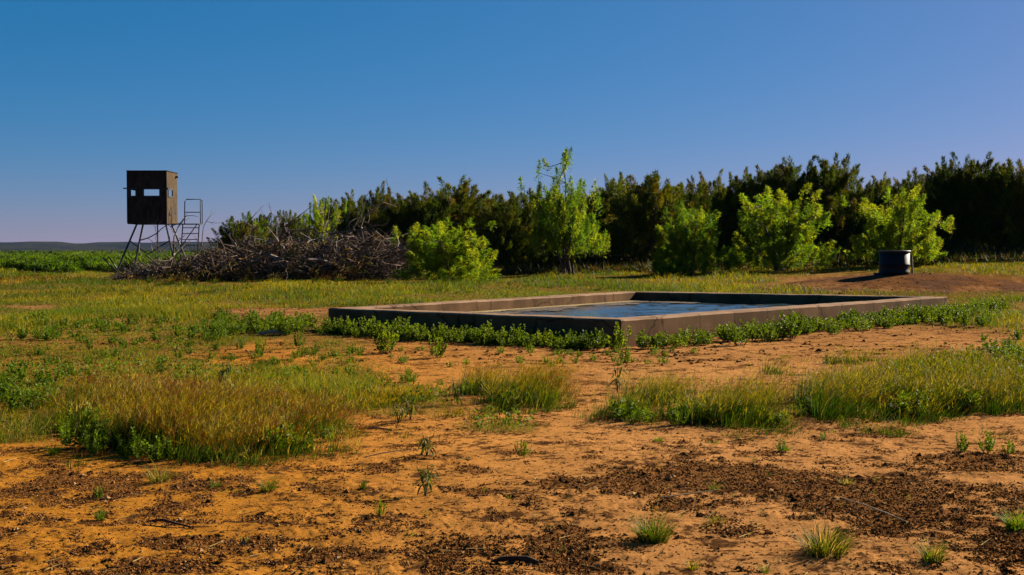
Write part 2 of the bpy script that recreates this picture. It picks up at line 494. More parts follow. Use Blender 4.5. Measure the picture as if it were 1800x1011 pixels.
def concrete_mat():
    m, t, o = mat('weathered_concrete')
    N = t.nodes; Lk = t.links
    geo = N.new('ShaderNodeNewGeometry'); sx = N.new('ShaderNodeSeparateXYZ'); Lk.new(geo.outputs['Position'], sx.inputs[0])
    n = N.new('ShaderNodeTexNoise'); n.inputs['Scale'].default_value = 2.2; n.inputs['Detail'].default_value = 8; n.inputs['Roughness'].default_value = .65
    mp = N.new('ShaderNodeMapping'); mp.inputs['Scale'].default_value = (1, 1, 1.2)
    Lk.new(geo.outputs['Position'], mp.inputs[0]); Lk.new(mp.outputs[0], n.inputs['Vector'])
    n2 = N.new('ShaderNodeTexNoise'); n2.inputs['Scale'].default_value = 45; n2.inputs['Detail'].default_value = 4
    Lk.new(geo.outputs['Position'], n2.inputs['Vector'])
    cr = N.new('ShaderNodeValToRGB')
    cr.color_ramp.elements[0].position = .3; cr.color_ramp.elements[0].color = (.072, .041, .021, 1)
    cr.color_ramp.elements[1].position = .68; cr.color_ramp.elements[1].color = (.115, .068, .036, 1)
    Lk.new(n.outputs[0], cr.inputs[0])
    # hairline cracks and run-down stains
    vo = N.new('ShaderNodeTexVoronoi'); vo.feature = 'DISTANCE_TO_EDGE'; vo.inputs['Scale'].default_value = .9
    wp_ = N.new('ShaderNodeVectorMath'); wp_.operation = 'ADD'; sc_ = N.new('ShaderNodeVectorMath'); sc_.operation = 'SCALE'; sc_.inputs['Scale'].default_value = .35
    Lk.new(n.outputs['Color'], sc_.inputs[0]); Lk.new(geo.outputs['Position'], wp_.inputs[0]); Lk.new(sc_.outputs[0], wp_.inputs[1]); Lk.new(wp_.outputs[0], vo.inputs['Vector'])
    ck = N.new('ShaderNodeMapRange'); ck.inputs[1].default_value = .0; ck.inputs[2].default_value = .02; ck.inputs[3].default_value = .35; ck.inputs[4].default_value = 1
    Lk.new(vo.outputs['Distance'], ck.inputs[0])
    mp3 = N.new('ShaderNodeMapping'); mp3.inputs['Scale'].default_value = (1.3, 1.3, .6); Lk.new(geo.outputs['Position'], mp3.inputs[0])
    n3 = N.new('ShaderNodeTexNoise'); n3.inputs['Scale'].default_value = 1.6; n3.inputs['Detail'].default_value = 5; Lk.new(mp3.outputs[0], n3.inputs['Vector'])
    st = N.new('ShaderNodeMapRange'); st.inputs[1].default_value = .38; st.inputs[2].default_value = .62; st.inputs[3].default_value = .75; st.inputs[4].default_value = 1.15
    Lk.new(n3.outputs[0], st.inputs[0])
    wr = N.new('ShaderNodeMath'); wr.operation = 'MULTIPLY'; Lk.new(ck.outputs[0], wr.inputs[0]); Lk.new(st.outputs[0], wr.inputs[1])
    # mud splashed on the foot of the wall
    mr = N.new('ShaderNodeMapRange'); mr.inputs[1].default_value = .02; mr.inputs[2].default_value = .2; mr.inputs[3].default_value = 1; mr.inputs[4].default_value = 0
    Lk.new(sx.outputs[2], mr.inputs[0])
    mm = N.new('ShaderNodeMath'); mm.operation = 'MULTIPLY'; Lk.new(mr.outputs[0], mm.inputs[0]); Lk.new(n.outputs[0], mm.inputs[1])
    mx = N.new('ShaderNodeMix'); mx.data_type = 'RGBA'; mx.inputs[7].default_value = (.06, .026, .012, 1)
    Lk.new(mm.outputs[0], mx.inputs[0]); Lk.new(cr.outputs[0], mx.inputs[6])
    # upward faces are paler
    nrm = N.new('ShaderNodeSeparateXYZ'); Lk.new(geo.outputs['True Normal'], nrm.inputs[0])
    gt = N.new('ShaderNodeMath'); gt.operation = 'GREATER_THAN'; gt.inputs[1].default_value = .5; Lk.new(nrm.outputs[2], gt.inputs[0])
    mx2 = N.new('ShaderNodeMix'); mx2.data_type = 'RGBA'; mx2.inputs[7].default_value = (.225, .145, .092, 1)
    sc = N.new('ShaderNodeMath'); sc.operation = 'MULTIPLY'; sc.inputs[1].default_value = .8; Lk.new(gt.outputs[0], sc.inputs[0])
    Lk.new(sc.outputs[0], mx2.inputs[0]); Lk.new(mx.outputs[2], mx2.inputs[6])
    p = N.new('ShaderNodeBsdfPrincipled'); p.inputs['Roughness'].default_value = 1.0; p.inputs['Specular IOR Level'].default_value = 0.03
    wm = N.new('ShaderNodeVectorMath'); wm.operation = 'MULTIPLY'; Lk.new(mx2.outputs[2], wm.inputs[0]); Lk.new(wr.outputs[0], wm.inputs[1])
    Lk.new(wm.outputs[0], p.inputs['Base Color'])
    b = N.new('ShaderNodeBump'); b.inputs['Strength'].default_value = .4; b.inputs['Distance'].default_value = .01
    Lk.new(n2.outputs[0], b.inputs['Height']); Lk.new(b.outputs[0], p.inputs['Normal'])
    Lk.new(p.outputs[0], o.inputs[0])
    return m
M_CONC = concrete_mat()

def inset(poly, t):
    out = []
    n = len(poly)
    for i in range(n):
        p0, p1, p2 = poly[i - 1], poly[i], poly[(i + 1) % n]
        a = (p1 - p0).xy.normalized(); b = (p2 - p1).xy.normalized()
        na = Vector((-a.y, a.x)); nb = Vector((-b.y, b.x))
        # ccw polygon, inward normal is the left one
        k = 1 + na.dot(nb)
        q = (na + nb) * (t / k)
        out.append(Vector((p1.x + q.x, p1.y + q.y, p1.z)))
    return out
outer = [PL, PN, PR, PB]      # ccw seen from above
inner_ = inset(outer, WT)
tank = empty('water_tank', ((PL + PN + PR + PB) / 4).xy.to_3d())
tag(tank, 'long low rectangular concrete stock tank full of water, weeds along its foot', 'water tank')
tc = tank.location.copy()
def wall_mesh(i):
    """one wall as a subdivided, slightly uneven slab, mitred at the corners"""
    o0, o1 = outer[i], outer[(i + 1) % 4]; i0, i1 = inner_[i], inner_[(i + 1) % 4]
    n = 90
    V = []
    prof = [(0, -.35), (0, RIMH - .02), (.06, RIMH), (.94, RIMH), (1, RIMH - .02), (1, -.35)]
    for k in range(n + 1):
        t = k / n
        a = o0.lerp(o1, t); b = i0.lerp(i1, t)
        for s, z in prof:
            p = a.lerp(b, s)
            wv = 0 if k in (0, n) else 1
            dz = (noise(np.array([t * 9 + i * 5.]), np.array([s * 2.]), 5)[0] + .5 * noise(np.array([t * 60 + i * 5.]), np.array([s * 2.]), 6)[0] - .75) * .011 * (z > .1)
            V.append((p.x - tc.x, p.y - tc.y, z + dz * wv))
    Q = []
    m = len(prof)
    for k in range(n):
        for j in range(m - 1):
            Q.append((k * m + j, k * m + j + 1, (k + 1) * m + j + 1, (k + 1) * m + j)[::-1])
    return raw_mesh('tank_wall', np.array(V), np.array(Q), M_CONC)
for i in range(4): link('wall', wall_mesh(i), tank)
# floor of the tank
me = raw_mesh('tank_floor', np.array([(p.x - tc.x, p.y - tc.y, -.3) for p in outer]), np.array([[0, 1, 2, 3]]), M_CONC)
link('floor', me, tank)

def water_mat():
    m, t, o = mat('tank_water')
    N = t.nodes; Lk = t.links
    geo = N.new('ShaderNodeNewGeometry')
    mp = N.new('ShaderNodeMapping'); mp.inputs['Scale'].default_value = (1, 1.6, 1); Lk.new(geo.outputs['Position'], mp.inputs[0])
    n = N.new('ShaderNodeTexNoise'); n.inputs['Scale'].default_value = 14; n.inputs['Detail'].default_value = 3; n.inputs['Roughness'].default_value = .6
    Lk.new(mp.outputs[0], n.inputs['Vector'])
    b = N.new('ShaderNodeBump'); b.inputs['Strength'].default_value = .5; b.inputs['Distance'].default_value = .006
    Lk.new(n.outputs[0], b.inputs['Height'])
    p = N.new('ShaderNodeBsdfPrincipled'); p.inputs['Base Color'].default_value = (.035, .052, .058, 1); p.inputs['Roughness'].default_value = .05
    p.inputs['IOR'].default_value = 1.333
    Lk.new(b.outputs[0], p.inputs['Normal']); Lk.new(p.outputs[0], o.inputs[0])
    return m
WZ = RIMH - .2
iw = inset(outer, WT - .02)
ns, nq = 260, 170
sg, qg = np.meshgrid(np.linspace(0, 1, ns), np.linspace(0, 1, nq), indexing='ij')
iwa = [np.array([p.x, p.y]) for p in iw]
wp = ((1 - sg) * (1 - qg))[..., None] * iwa[0] + ((1 - sg) * qg)[..., None] * iwa[1] + (sg * qg)[..., None] * iwa[2] + (sg * (1 - qg))[..., None] * iwa[3]
wx, wy = wp[..., 0], wp[..., 1]
calm = .2 + .8 * sstep(.3, 1.8, wx - .5 * (wy - 23.1))
wz = WZ + ((fbm(wx / .30, wy / .22, 901, 2) - .5) * .032 + (fbm(wx / .9, wy / .6, 903, 2) - .5) * .030) * calm
ii = (np.arange(ns - 1)[:, None] * nq + np.arange(nq - 1)[None]).ravel()
me = raw_mesh('water', np.stack([wx, wy, wz], -1).reshape(-1, 3), np.stack([ii, ii + 1, ii + nq + 1, ii + nq], -1), water_mat(), None, True)
tag(link('water', me), 'dark rippled water in the concrete tank reflecting blue sky', kind='structure')

# floating algae and scum: mats along the far-left wall and across the left end
acc = Acc()
e1 = (inner_[3] - inner_[0]); e2 = (inner_[1] - inner_[0])
N_ = 26000
s = rng.random(N_); q = rng.random(N_)
q = np.where(rng.random(N_) < .3, rng.random(N_) * .05 + .005, q)
px = inner_[0].x + e1.x * s + e2.x * q; py = inner_[0].y + e1.y * s + e2.y * q
dens = 1.1 * (1 - sstep(.1, 1.5, px - .5 * (py - 23.1))) + 2 * (q < .05) + .9 * (s > .93) * (q < .35)
keep = (fbm(px / .6, py / .8, 201, 3) < .15 + .5 * dens) & (q > .004) & (q < .97) & (s > .01) & (s < .985)
px, py = px[keep], py[keep]; n = len(px); edge = (q[keep] < .05)
rad = rng.uniform(.02, .075, n); k = 6
th = np.arange(k) * 2 * np.pi / k
jit = rng.uniform(.6, 1.3, (n, k))
V = np.zeros((n, k + 1, 3)); V[:, 0] = np.stack([px, py, np.full(n, WZ + .016)], 1)
V[:, 1:, 0] = px[:, None] + np.cos(th) * rad[:, None] * jit; V[:, 1:, 1] = py[:, None] + np.sin(th) * rad[:, None] * jit; V[:, 1:, 2] = WZ + .010
f = (np.arange(n)[:, None, None] * (k + 1) + np.array([[0, a + 1, (a + 1) % k + 1] for a in range(k)])[None]).reshape(-1, 3)
cc = np.where(edge[:, None], C3(.34, .25, .09), C3(.095, .066, .042)) * rng.uniform(.6, 1.5, (n, 1))
acc.add(V.reshape(-1, 3), f, np.repeat(cc, k + 1, 0))
tag(link('algae', acc.mesh('algae', M_ALGAE)), 'brown and yellow scum floating at the left end of the tank', kind='stuff')

# ------------------------------------------------------------------ hunting blind
BY = 57.0
BX0 = at(224, 392, BY).x; BX1 = at(293.5, 392, BY).x
BZ0 = at(224, 392, BY).z; BZ1 = at(224, 301, BY).z
BW = BX1 - BX0; BD = 1.8; BH = BZ1 - BZ0
gb = gzf((BX0 + BX1) / 2, BY + .9)
bl = empty('hunting_blind', (BX0, BY, gb))
tag(bl, 'tall brown box hunting blind on splayed steel legs, number 4 on its side', 'hunting blind')
z0 = BZ0 - gb; z1 = BZ1 - gb
PLY = C3(.050, .032, .024); PLY_SUN = C3(.080, .054, .026)  # sun-facing side gets a lighter copy of the board colour, sunlight painted in
def part(name, fn, m, parent=bl, label=None):
    a = Acc(); fn(a); me = a.mesh(name, m); o = link(name, me, parent)
    if label: o['label'] = label
    return o
T_ = .03
def wall_with_slots(a, axis, pos, lo, hi, slots, zs, ze, col):
    """a board wall along one axis with window slots [(a0,a1)] between heights zs and ze"""
    def bb(a0, a1, b0, b1):
        if axis == 'x': box(a, (a0, pos, b0), (a1, pos + T_, b1), col)
        else: box(a, (pos, a0, b0), (pos + T_, a1, b1), col)
    bb(lo, hi, z0, zs); bb(lo, hi, ze, z1)
    c = lo
    for s0, s1 in slots: bb(c, s0, zs, ze); c = s1
    bb(c, hi, zs, ze)
pz = lambda v: BZ1 - gb - (v - 301) * (BH / 91.)
sz0, sz1 = pz(344), pz(333)
ux = lambda u: (u - 224) / 69.5 * BW
part('front_wall', lambda a: wall_with_slots(a, 'x', 0, 0, BW, [(ux(228), ux(238.5)), (ux(253.5), ux(280.5))], sz0, sz1, PLY), M_PLY)
part('back_wall', lambda a: wall_with_slots(a, 'x', BD - T_, 0, BW, [(.12, BW - .08)], sz0 - .12, sz1 + .12, PLY), M_PLY)
part('side_wall', lambda a: wall_with_slots(a, 'y', BW - T_, T_, BD - T_, [(.28, .95)], sz0, sz1, PLY_SUN), M_PLY, label='tan side wall with sunlight put into its colour')
part('side_wall', lambda a: wall_with_slots(a, 'y', 0, T_, BD - T_, [(.5, 1.3)], sz0, sz1, PLY), M_PLY)
part('floor', lambda a: box(a, (.0, .0, z0 - .05), (BW, BD, z0 - .002), PLY), M_PLY)
def roof(a):
    box(a, (-.03, -.03, z1 + .002), (BW + .03, BD + .03, z1 + .035), PLY * .7)
part('roof', roof, M_PLY)
BLK = C3(.02, .019, .02)
def wframe(x0, x1, y=-.025, axis='x'):
    def fn(a):
        for (a0, a1, b0, b1) in ((x0 - .07, x1 + .07, sz1, sz1 + .07), (x0 - .07, x1 + .07, sz0 - .06, sz0), (x0 - .07, x0, sz0, sz1), (x1, x1 + .07, sz0, sz1)):
            if axis == 'x': box(a, (a0, y, b0), (a1, y + .023, b1), BLK)
            else: box(a, (y, a0, b0), (y + .023, a1, b1), BLK)
    return fn
part('window_frame', wframe(ux(228), ux(238.5)), M_STEEL)
part('window_frame', wframe(ux(253.5), ux(280.5)), M_STEEL)
part('window_frame', wframe(.28, .95, BW + .002, 'y'), M_STEEL)
part('window_rail', lambda a: box(a, (-.16, -.07, sz1 + .02), (.30, -.028, sz1 + .075), BLK), M_STEEL)
part('window_rail', lambda a: box(a, (BW - .12, -.09, sz1 - .01), (BW + .10, -.03, sz1 + .07), BLK), M_STEEL)
part('hinge_bracket', lambda a: tube(a, [(BW, 1.5, z1 - .18), (BW + .13, 1.5, z1 - .18)], .05, 8, BLK), M_STEEL)
for x_ in (-.012, BW - .03): part('corner_trim', lambda a: box(a, (x_, -.026, z0 + .002), (x_ + .04, -.001, z1 - .002), PLY * .8), M_PLY)
for x_ in (.6, 1.2):
    part('panel_seam', lambda a: (box(a, (x_, -.010, z0 + .01), (x_ + .018, -.001, sz0 - .07), PLY * 1.5), box(a, (x_, -.010, sz1 + .09), (x_ + .018, -.001, z1 - .01), PLY * 1.5)), M_PLY)
# the painted figure 4 on the side wall, as flat strips proud of the board
def four(a):
    def stroke(p, q, w=.05):
        d = Vector((q[0] - p[0], q[1] - p[1])).normalized(); n = Vector((-d.y, d.x)) * w / 2
        x = BW + .004
        V = [(x, p[0] + n.x, p[1] + n.y), (x, p[0] - n.x, p[1] - n.y), (x, q[0] - n.x, q[1] - n.y), (x, q[0] + n.x, q[1] + n.y)]
        V2 = [(v_[0] - .003, v_[1], v_[2]) for v_ in V]
        a.add(V + V2, [(0, 1, 2), (0, 2, 3), (4, 6, 5), (4, 7, 6), (0, 4, 5), (0, 5, 1), (1, 5, 6), (1, 6, 2), (2, 6, 7), (2, 7, 3), (3, 7, 4), (3, 4, 0)], C3(.03, .02, .02))
    ap = (1.5, z0 + .92)
    stroke(ap, (.35, z0 + .42), .07); stroke((.35, z0 + .42), (1.72, z0 + .50), .07); stroke(ap, (1.45, z0 + .10), .09)
part('painted_number', four, M_PAINT, label='dark sprayed figure 4')
# legs
def uv_local(u, v, y): 
    p = at(u, v, BY + y); return (p.x - BX0, y, p.z - gb)
gl = lambda x, y: gzf(BX0 + x, BY + y) - gb - .03
STL = C3(.035, .032, .032)
feet = [(-.52, -.45), (BW + .62, -.45), (BW + .62, BD + .5), (-.52, BD + .5)]
tops = [(.35, .25), (BW + .0 - .12, .25), (BW - .2, BD - .25), (.25, BD - .25)]
for (fx, fy), (tx, ty) in zip(feet, tops):
    part('leg', lambda a: tube(a, [(fx, fy, gl(fx, fy)), (tx, ty, z0 - .05)], .042, 6, STL), M_STEEL)
def legp(i, t):
    fx, fy = feet[i]; tx, ty = tops[i]; zf = gl(fx, fy)
    return Vector((fx + (tx - fx) * t, fy + (ty - fy) * t, zf + (z0 - .05 - zf) * t))
for i in (0, 1):
    j = (i + 1) % 4
    mid = (legp(i, .33) + legp(j, .33)) / 2; mid.z = legp(i, .45).z
    part('brace', lambda a: tube(a, [legp(i, .70), mid], .028, 6, STL), M_STEEL)
    part('brace', lambda a: tube(a, [legp(j, .70), mid], .028, 6, STL), M_STEEL)
part('brace', lambda a: tube(a, [legp(0, .13), Vector((-.95, -.55, .95))], .035, 6, STL), M_STEEL)
part('brace', lambda a: tube(a, [legp(0, .18), Vector((-.65, -.7, .99))], .03, 6, STL), M_STEEL)
part('centre_pole', lambda a: tube(a, [(BW * .62, BD * .5, gl(1, 1)), (BW * .62, BD * .5, z0 - .05)], .03, 6, STL), M_STEEL)
# landing with rail and ladder on the right
LY = 1.15
lad = part('ladder', lambda a: None if False else [tube(a, [p, q], .028, 6, STL) for p, q in (
    ((BW + .42, LY, z0 - .02), (BW + .24, LY - .1, gl(BW + .2, LY))), ((BW + 1.18, LY, z0 - .02), (BW + 1.04, LY - .1, gl(BW + 1, LY))))], M_STEEL)
zl = z0
kk = 0
while zl > .35:
    zl -= .27 if kk else .20
    t = 1 - zl / z0; kk += 1
    x0_ = BW + .42 - .18 * t; x1_ = BW + 1.18 - .14 * t
    part('rung', lambda a: tube(a, [(x0_, LY - .1 * t, zl), (x1_, LY - .1 * t, zl)], .02, 6, STL), M_STEEL, lad)
part('ladder_brace', lambda a: tube(a, [(BW + 1.05, LY + .03, z0 - .06), (BW + .40, LY - .01, z0 - .98)], .022, 6, STL), M_STEEL, lad)
part('landing', lambda a: box(a, (BW + .004, LY - .35, z0 - .05), (BW + 1.25, LY + .45, z0 - .01), STL), M_STEEL)
def rail(a):
    X0, X1 = BW + .50, BW + 1.24
    tube(a, [(X0, LY, z0 - .01), (X0 + .02, LY, z0 + 1.02), (X0 + .10, LY, z0 + 1.12), (X1, LY, z0 + 1.12), (X1, LY, z0 - .01)], .026, 6, STL)
    tube(a, [(X0, LY, z0 + .52), (X1, LY, z0 + .52)], .02, 6, STL)
    tube(a, [(X1 - .02, LY + .4, z0 - .01), (X1 - .02, LY + .4, z0 + 1.08), (X1, LY, z0 + 1.12)], .024, 6, STL)
part('handrail', rail, M_STEEL)

# ------------------------------------------------------------------ trees
def juniper(seed, plumes=230, sp=150):
    r = np.random.default_rng(seed)
    acc = Acc()
    nl = r.integers(6, 10)
    lead = [(r.uniform(-.62, .62), r.uniform(-.5, .5), r.uniform(.72, .98)) for _ in range(nl)]
    lead[0] = (r.uniform(-.2, .2), 0, 1.0)
    P0 = []; D0 = []; L0 = []
    for i in range(plumes):
        lx, ly, lh = lead[r.integers(nl)]
        t = r.random() ** .85
        z = .06 + t * (lh - .14)
        wr = .80 * (math.sin(math.pi * min(1, (t * .60 + .34))) ** .6) + .08
        a = r.uniform(0, 2 * math.pi); rr = wr * math.sqrt(r.random()) 
        x = lx * (1 - .15 * t) * .75 + math.cos(a) * rr; y = ly * .75 + math.sin(a) * rr
        out = np.array([math.cos(a) * .6, math.sin(a) * .6, .9 + .5 * t]) + r.normal(0, .28, 3)
        P0.append((x * 2.2, y * 2.2, z * 6)); D0.append(out / np.linalg.norm(out)); L0.append(r.uniform(.45, 1.5) * (1 if t < .75 else 1.1))
    P0 = np.array(P0); D0 = np.array(D0); L0 = np.array(L0)
    n = plumes * sp
    pi = np.repeat(np.arange(plumes), sp)
    t = r.random(n) ** .8
    ax = P0[pi] + D0[pi] * (L0[pi] * t)[:, None]
    off = r.normal(0, 1, (n, 3)); off /= np.linalg.norm(off, axis=1, keepdims=True)
    rad = .29 * (1 - t) ** .75 * (.3 + .7 * r.random(n)) + .02
    P = ax + off * rad[:, None]
    D = D0[pi] * 1.0 + off * .7
    base = np.array([[.085, .115, .007], [.120, .135, .008], [.065, .095, .008], [.140, .115, .011]])
    pc = base[r.integers(0, 4, plumes)] * r.uniform(.7, 1.35, (plumes, 1))
    col = pc[pi] * r.uniform(.6, 1.5, (n, 1))
    sprays(acc, P, D, r.uniform(.12, .28, n), r.uniform(.035, .07, n), col)
    tr = Acc()
    for lx, ly, lh in lead:
        b = np.array([lx * .25, ly * .25, -.1]); pts = [b]
        for k in range(1, 7):
            q = k / 6; pts.append(np.array([lx * 1.55 * q + r.normal(0, .06), ly * 1.55 * q + r.normal(0, .06), lh * 5.4 * q]))
        tube(tr, pts, np.linspace(.13, .02, 7), 6, C3(.13, .075, .05))
        for _ in range(5):
            i0 = r.integers(1, 5); p = pts[i0]; e = p + np.array([r.normal(0, .9), r.normal(0, .9), r.uniform(.3, 1)])
            tube(tr, [p, (p + e) / 2 + r.normal(0, .08, 3), e], [.05, .035, .012], 4, C3(.12, .08, .055))
    return acc.mesh('crown', M_JUN), tr.mesh('trunk', M_BARK)

def mesquite(seed, clusters=130, per=190, tall=False, loose=1.0, dome=False):
    r = np.random.default_rng(seed)
    acc = Acc(); tr = Acc()
    nb = 9
    centres = []
    for b in range(nb):
        a = 2 * math.pi * b / nb + r.normal(0, .3)
        spread = r.uniform(.35, .8 if dome else 1.0); top = r.uniform(.72, 1.0) if spread < .7 else r.uniform(.45, .8)
        if tall and b < 2: spread = .10 + .12 * b; top = 1.0 - .12 * b; a = 2.6
        elif tall: top = min(top, .70); spread = max(spread, .5)
        e = np.array([math.cos(a) * spread * 2.2, math.sin(a) * spread * 2.2, top * 4.0])
        p0 = np.array([r.normal(0, .12), r.normal(0, .12), -.1])
        pts = [p0]
        for k in range(1, 7):
            q = k / 6
            c = p0 + (e - p0) * np.array([q ** .9, q ** .9, q ** .8]) + r.normal(0, .07, 3) * q; pts.append(c)
        tube(tr, pts, np.linspace(.07, .012, 7), 5, C3(.11, .08, .06))
        for k in range(2, 7):
            m_ = int(clusters / nb / 5 + 1)
            for _ in range(m_):
                centres.append((pts[k] + r.normal(0, (.36 if not (tall and b < 2) else .30 + .05 * k) * loose, 3) * np.array([1, 1, .75]), k / 6))
                tube(tr, [pts[k], (pts[k] + centres[-1][0]) / 2 + r.normal(0, .05, 3), centres[-1][0]], [.02, .014, .006], 3, C3(.11, .08, .06))
    for _ in range(int(clusters * (1.3 if dome else (.35 if tall else .9)))):
        a = r.uniform(0, 6.28); q = r.random() ** .5; hq = math.sqrt(max(0, 1 - q * q)) * (3.8 if dome else (2.75 if tall else 3.0))
        centres.append((np.array([math.cos(a) * q * 2.05, math.sin(a) * q * 2.05, r.uniform(1.0 if tall else .3, max(1.3 if tall else .6, hq))]), .3))
    for c, q in centres:
        if tall and c[2] > 2.9: npp = int(per * .85)
        else: npp = per
        if tall and c[2] < .9: continue
        c = c.copy(); c[2] = max(c[2], .35)
        rad = r.uniform(.26, .46)
        o = r.normal(0, 1, (npp, 3)); o /= np.linalg.norm(o, axis=1, keepdims=True); o *= (r.random(npp) ** .6)[:, None]
        ax = c / (np.linalg.norm(c) + .1) * .6 + np.array([0, 0, .7]) + r.normal(0, .3, 3); ax /= np.linalg.norm(ax)
        tt = r.random(npp); ln_ = r.uniform(.35, .85)
        P = c + ax * ((tt - .3) * ln_)[:, None] + o * (rad * .62 * (1.15 - tt))[:, None]
        D = o * .9 + ax * .3 + np.array([0, 0, -.1]) + r.normal(0, .45, (npp, 3))
        g = np.array([.15, .26, .012]) if r.random() < .6 else np.array([.27, .33, .014])
        col = g * r.uniform(.75, 1.25) * r.uniform(.7, 1.35, (npp, 1))
        sprays(acc, P, D, r.uniform(.08, .16, npp), r.uniform(.025, .045, npp), col)
    return acc.mesh('crown', M_MESQ), tr.mesh('trunk', M_BARK)

JV = [juniper(100 + i) for i in range(6)]
MV = [mesquite(200 + i, dome=(i in (0, 2))) for i in range(4)]
MT = mesquite(260, 120, 170, tall=True)

def put_tree(name, var, u, top, hw, Y, label, cat, group, nomh=6.3, nomw=2.15, rz=None):
    x = (u - CX) / F * Y * 1.0
    z = gzf(x, Y)
    zt = at(u, top, Y).z
    s_h = (zt - z) / nomh; s_w = hw * Y / F / nomw
    t = empty(name, (x, Y, z - .03), random.uniform(0, 6.28) if rz is None else rz)
    t.scale = (s_w, s_w, s_h)
    link('crown', var[0], t); link('trunk', var[1], t)
    tag(t, label, cat, group)
    return t

GJ = 'dark junipers in the thicket behind the tank'
junipers = [
 (425, 385, 34, 66, 'small dark juniper at the far left end of the thicket'),
 (462, 376, 30, 68, 'small juniper second from the left end, behind the brush pile'),
 (512, 372, 26, 70, 'narrow juniper just left of the pale tree behind the brush pile'),
 (632, 340, 36, 68, 'juniper just right of the pale tree behind the brush pile'),
 (668, 330, 36, 70, 'juniper above the right end of the brush pile'),
 (738, 338, 46, 69, 'broad juniper behind the left half of the round yellow-green bush'),
 (795, 318, 54, 71, 'tall spiky juniper rising behind the round yellow-green bush'),
 (838, 345, 30, 74, 'low juniper filling the gap right of the spiky juniper'),
 (882, 345, 40, 68, 'juniper with bare reddish trunks right of the round bush'),
 (935, 336, 46, 70, 'juniper left of the tall airy tree'),
 (990, 350, 45, 73, 'dark juniper behind the tall airy tree'),
 (1040, 340, 44, 74, 'dark juniper right behind the tall airy tree'),
 (1090, 312, 34, 75, 'pointed juniper right of the tall airy tree'),
 (1138, 306, 62, 70, 'big brownish juniper in the middle of the thicket'),
 (1195, 325, 48, 73, 'brownish juniper above the low bright bush'),
 (1245, 305, 36, 75, 'round-topped juniper left of the wide bright bush'),
 (1305, 305, 40, 76, 'open juniper behind the left side of the wide bright bush'),
 (1350, 292, 44, 77, 'juniper showing above the wide bright bush'),
 (1402, 284, 48, 76, 'high juniper above the right side of the wide bright bush'),
 (1458, 278, 48, 75, 'highest juniper between the two bright bushes'),
 (1510, 322, 36, 76, 'low juniper left of the bright bush behind the barrel'),
 (1560, 310, 40, 77, 'juniper behind the left side of the bush by the barrel'),
 (1612, 305, 42, 77, 'juniper behind the right side of the bush by the barrel'),
 (1662, 288, 44, 74, 'tall juniper right of the bush by the barrel'),
 (1705, 276, 50, 73, 'tallest juniper of the right end of the thicket'),
 (1758, 288, 48, 72, 'broad juniper second from the right edge'),
 (1805, 280, 50, 71, 'juniper cut by the right edge of the picture'),
 (1880, 285, 60, 72, 'juniper beyond the right edge of the picture'),
]
for i, (u, top, hw, Y, lab) in enumerate(junipers):
    put_tree('juniper_tree', JV[i % 6], u, top, hw * 1.22, Y - 3, lab, 'tree', GJ)
# a second, lower rank that closes the gaps
GB = 'junipers half hidden in the rear of the thicket'
for i in range(17):
    u = 620 + i * 78 + random.uniform(-20, 20)
    tp = 352 - (u - 600) * .035
    put_tree('juniper_tree', JV[(i * 5 + 2) % 6], u, tp, 58, 80 + random.uniform(-2, 3), 'half hidden dark juniper in the rear rank of the thicket', 'tree', GB)

GM = 'bright green mesquites in front of the junipers'
N4 = 4.25
put_tree('mesquite_bush', MV[0], 786, 388, 92, 50, 'round yellow-green bush at the right end of the brush pile', 'bush', GM, N4, 2.25)
put_tree('mesquite_tree', MV[1], 566, 348, 46, 63, 'pale green tree rising behind the brush pile', 'tree', GM, N4, 2.25)
put_tree('mesquite_tree', MT, 996, 275, 78, 60, 'tall airy light green tree with a thin top above the thicket', 'tree', GM, 4.35, 2.2, 0.0)
put_tree('mesquite_bush', MV[2], 1212, 368, 72, 57, 'low bright green bush left of the wide bright bush', 'bush', GM, N4, 2.25)
put_tree('mesquite_tree', MV[3], 1372, 326, 98, 59, 'wide bright green mesquite, largest of the bright bushes', 'tree', GM, N4, 2.25)
put_tree('mesquite_tree', MV[1], 1572, 336, 86, 61, 'bright green mesquite behind the black barrel', 'tree', GM, N4, 2.25, 4.0)
put_tree('mesquite_bush', MV[2], 445, 385, 34, 64, 'olive green shrub behind the left part of the brush pile', 'bush', GM, N4, 2.25, .8)

acc = Acc()
n = 42000
r = np.random.default_rng(77)
Y = r.uniform(61, 88, n); u = r.uniform(640, 1900, n); X = (u - CX) / F * Y
z = gz(X, Y); hh = .25 + 1.1 * fbm(X / 1.6, Y / 2.5, 801, 3) * sstep(60, 70, Y)
P = np.stack([X, Y, z + hh * r.random(n) ** 1.3 * .9], 1)
c_ = np.array([[.045, .055, .008], [.13, .08, .03], [.07, .05, .02], [.09, .11, .01]])[r.choice(4, n, p=[.35, .2, .3, .15])] * r.uniform(.5, 1.3, (n, 1))
sprays(acc, P, r.normal(0, .6, (n, 3)) + [0, 0, 1], r.uniform(.2, .5, n), r.uniform(.05, .12, n), c_)
tag(link('undergrowth', acc.mesh('undergrowth', M_JUN)), 'dry brown and dark green undergrowth below the junipers', kind='stuff')

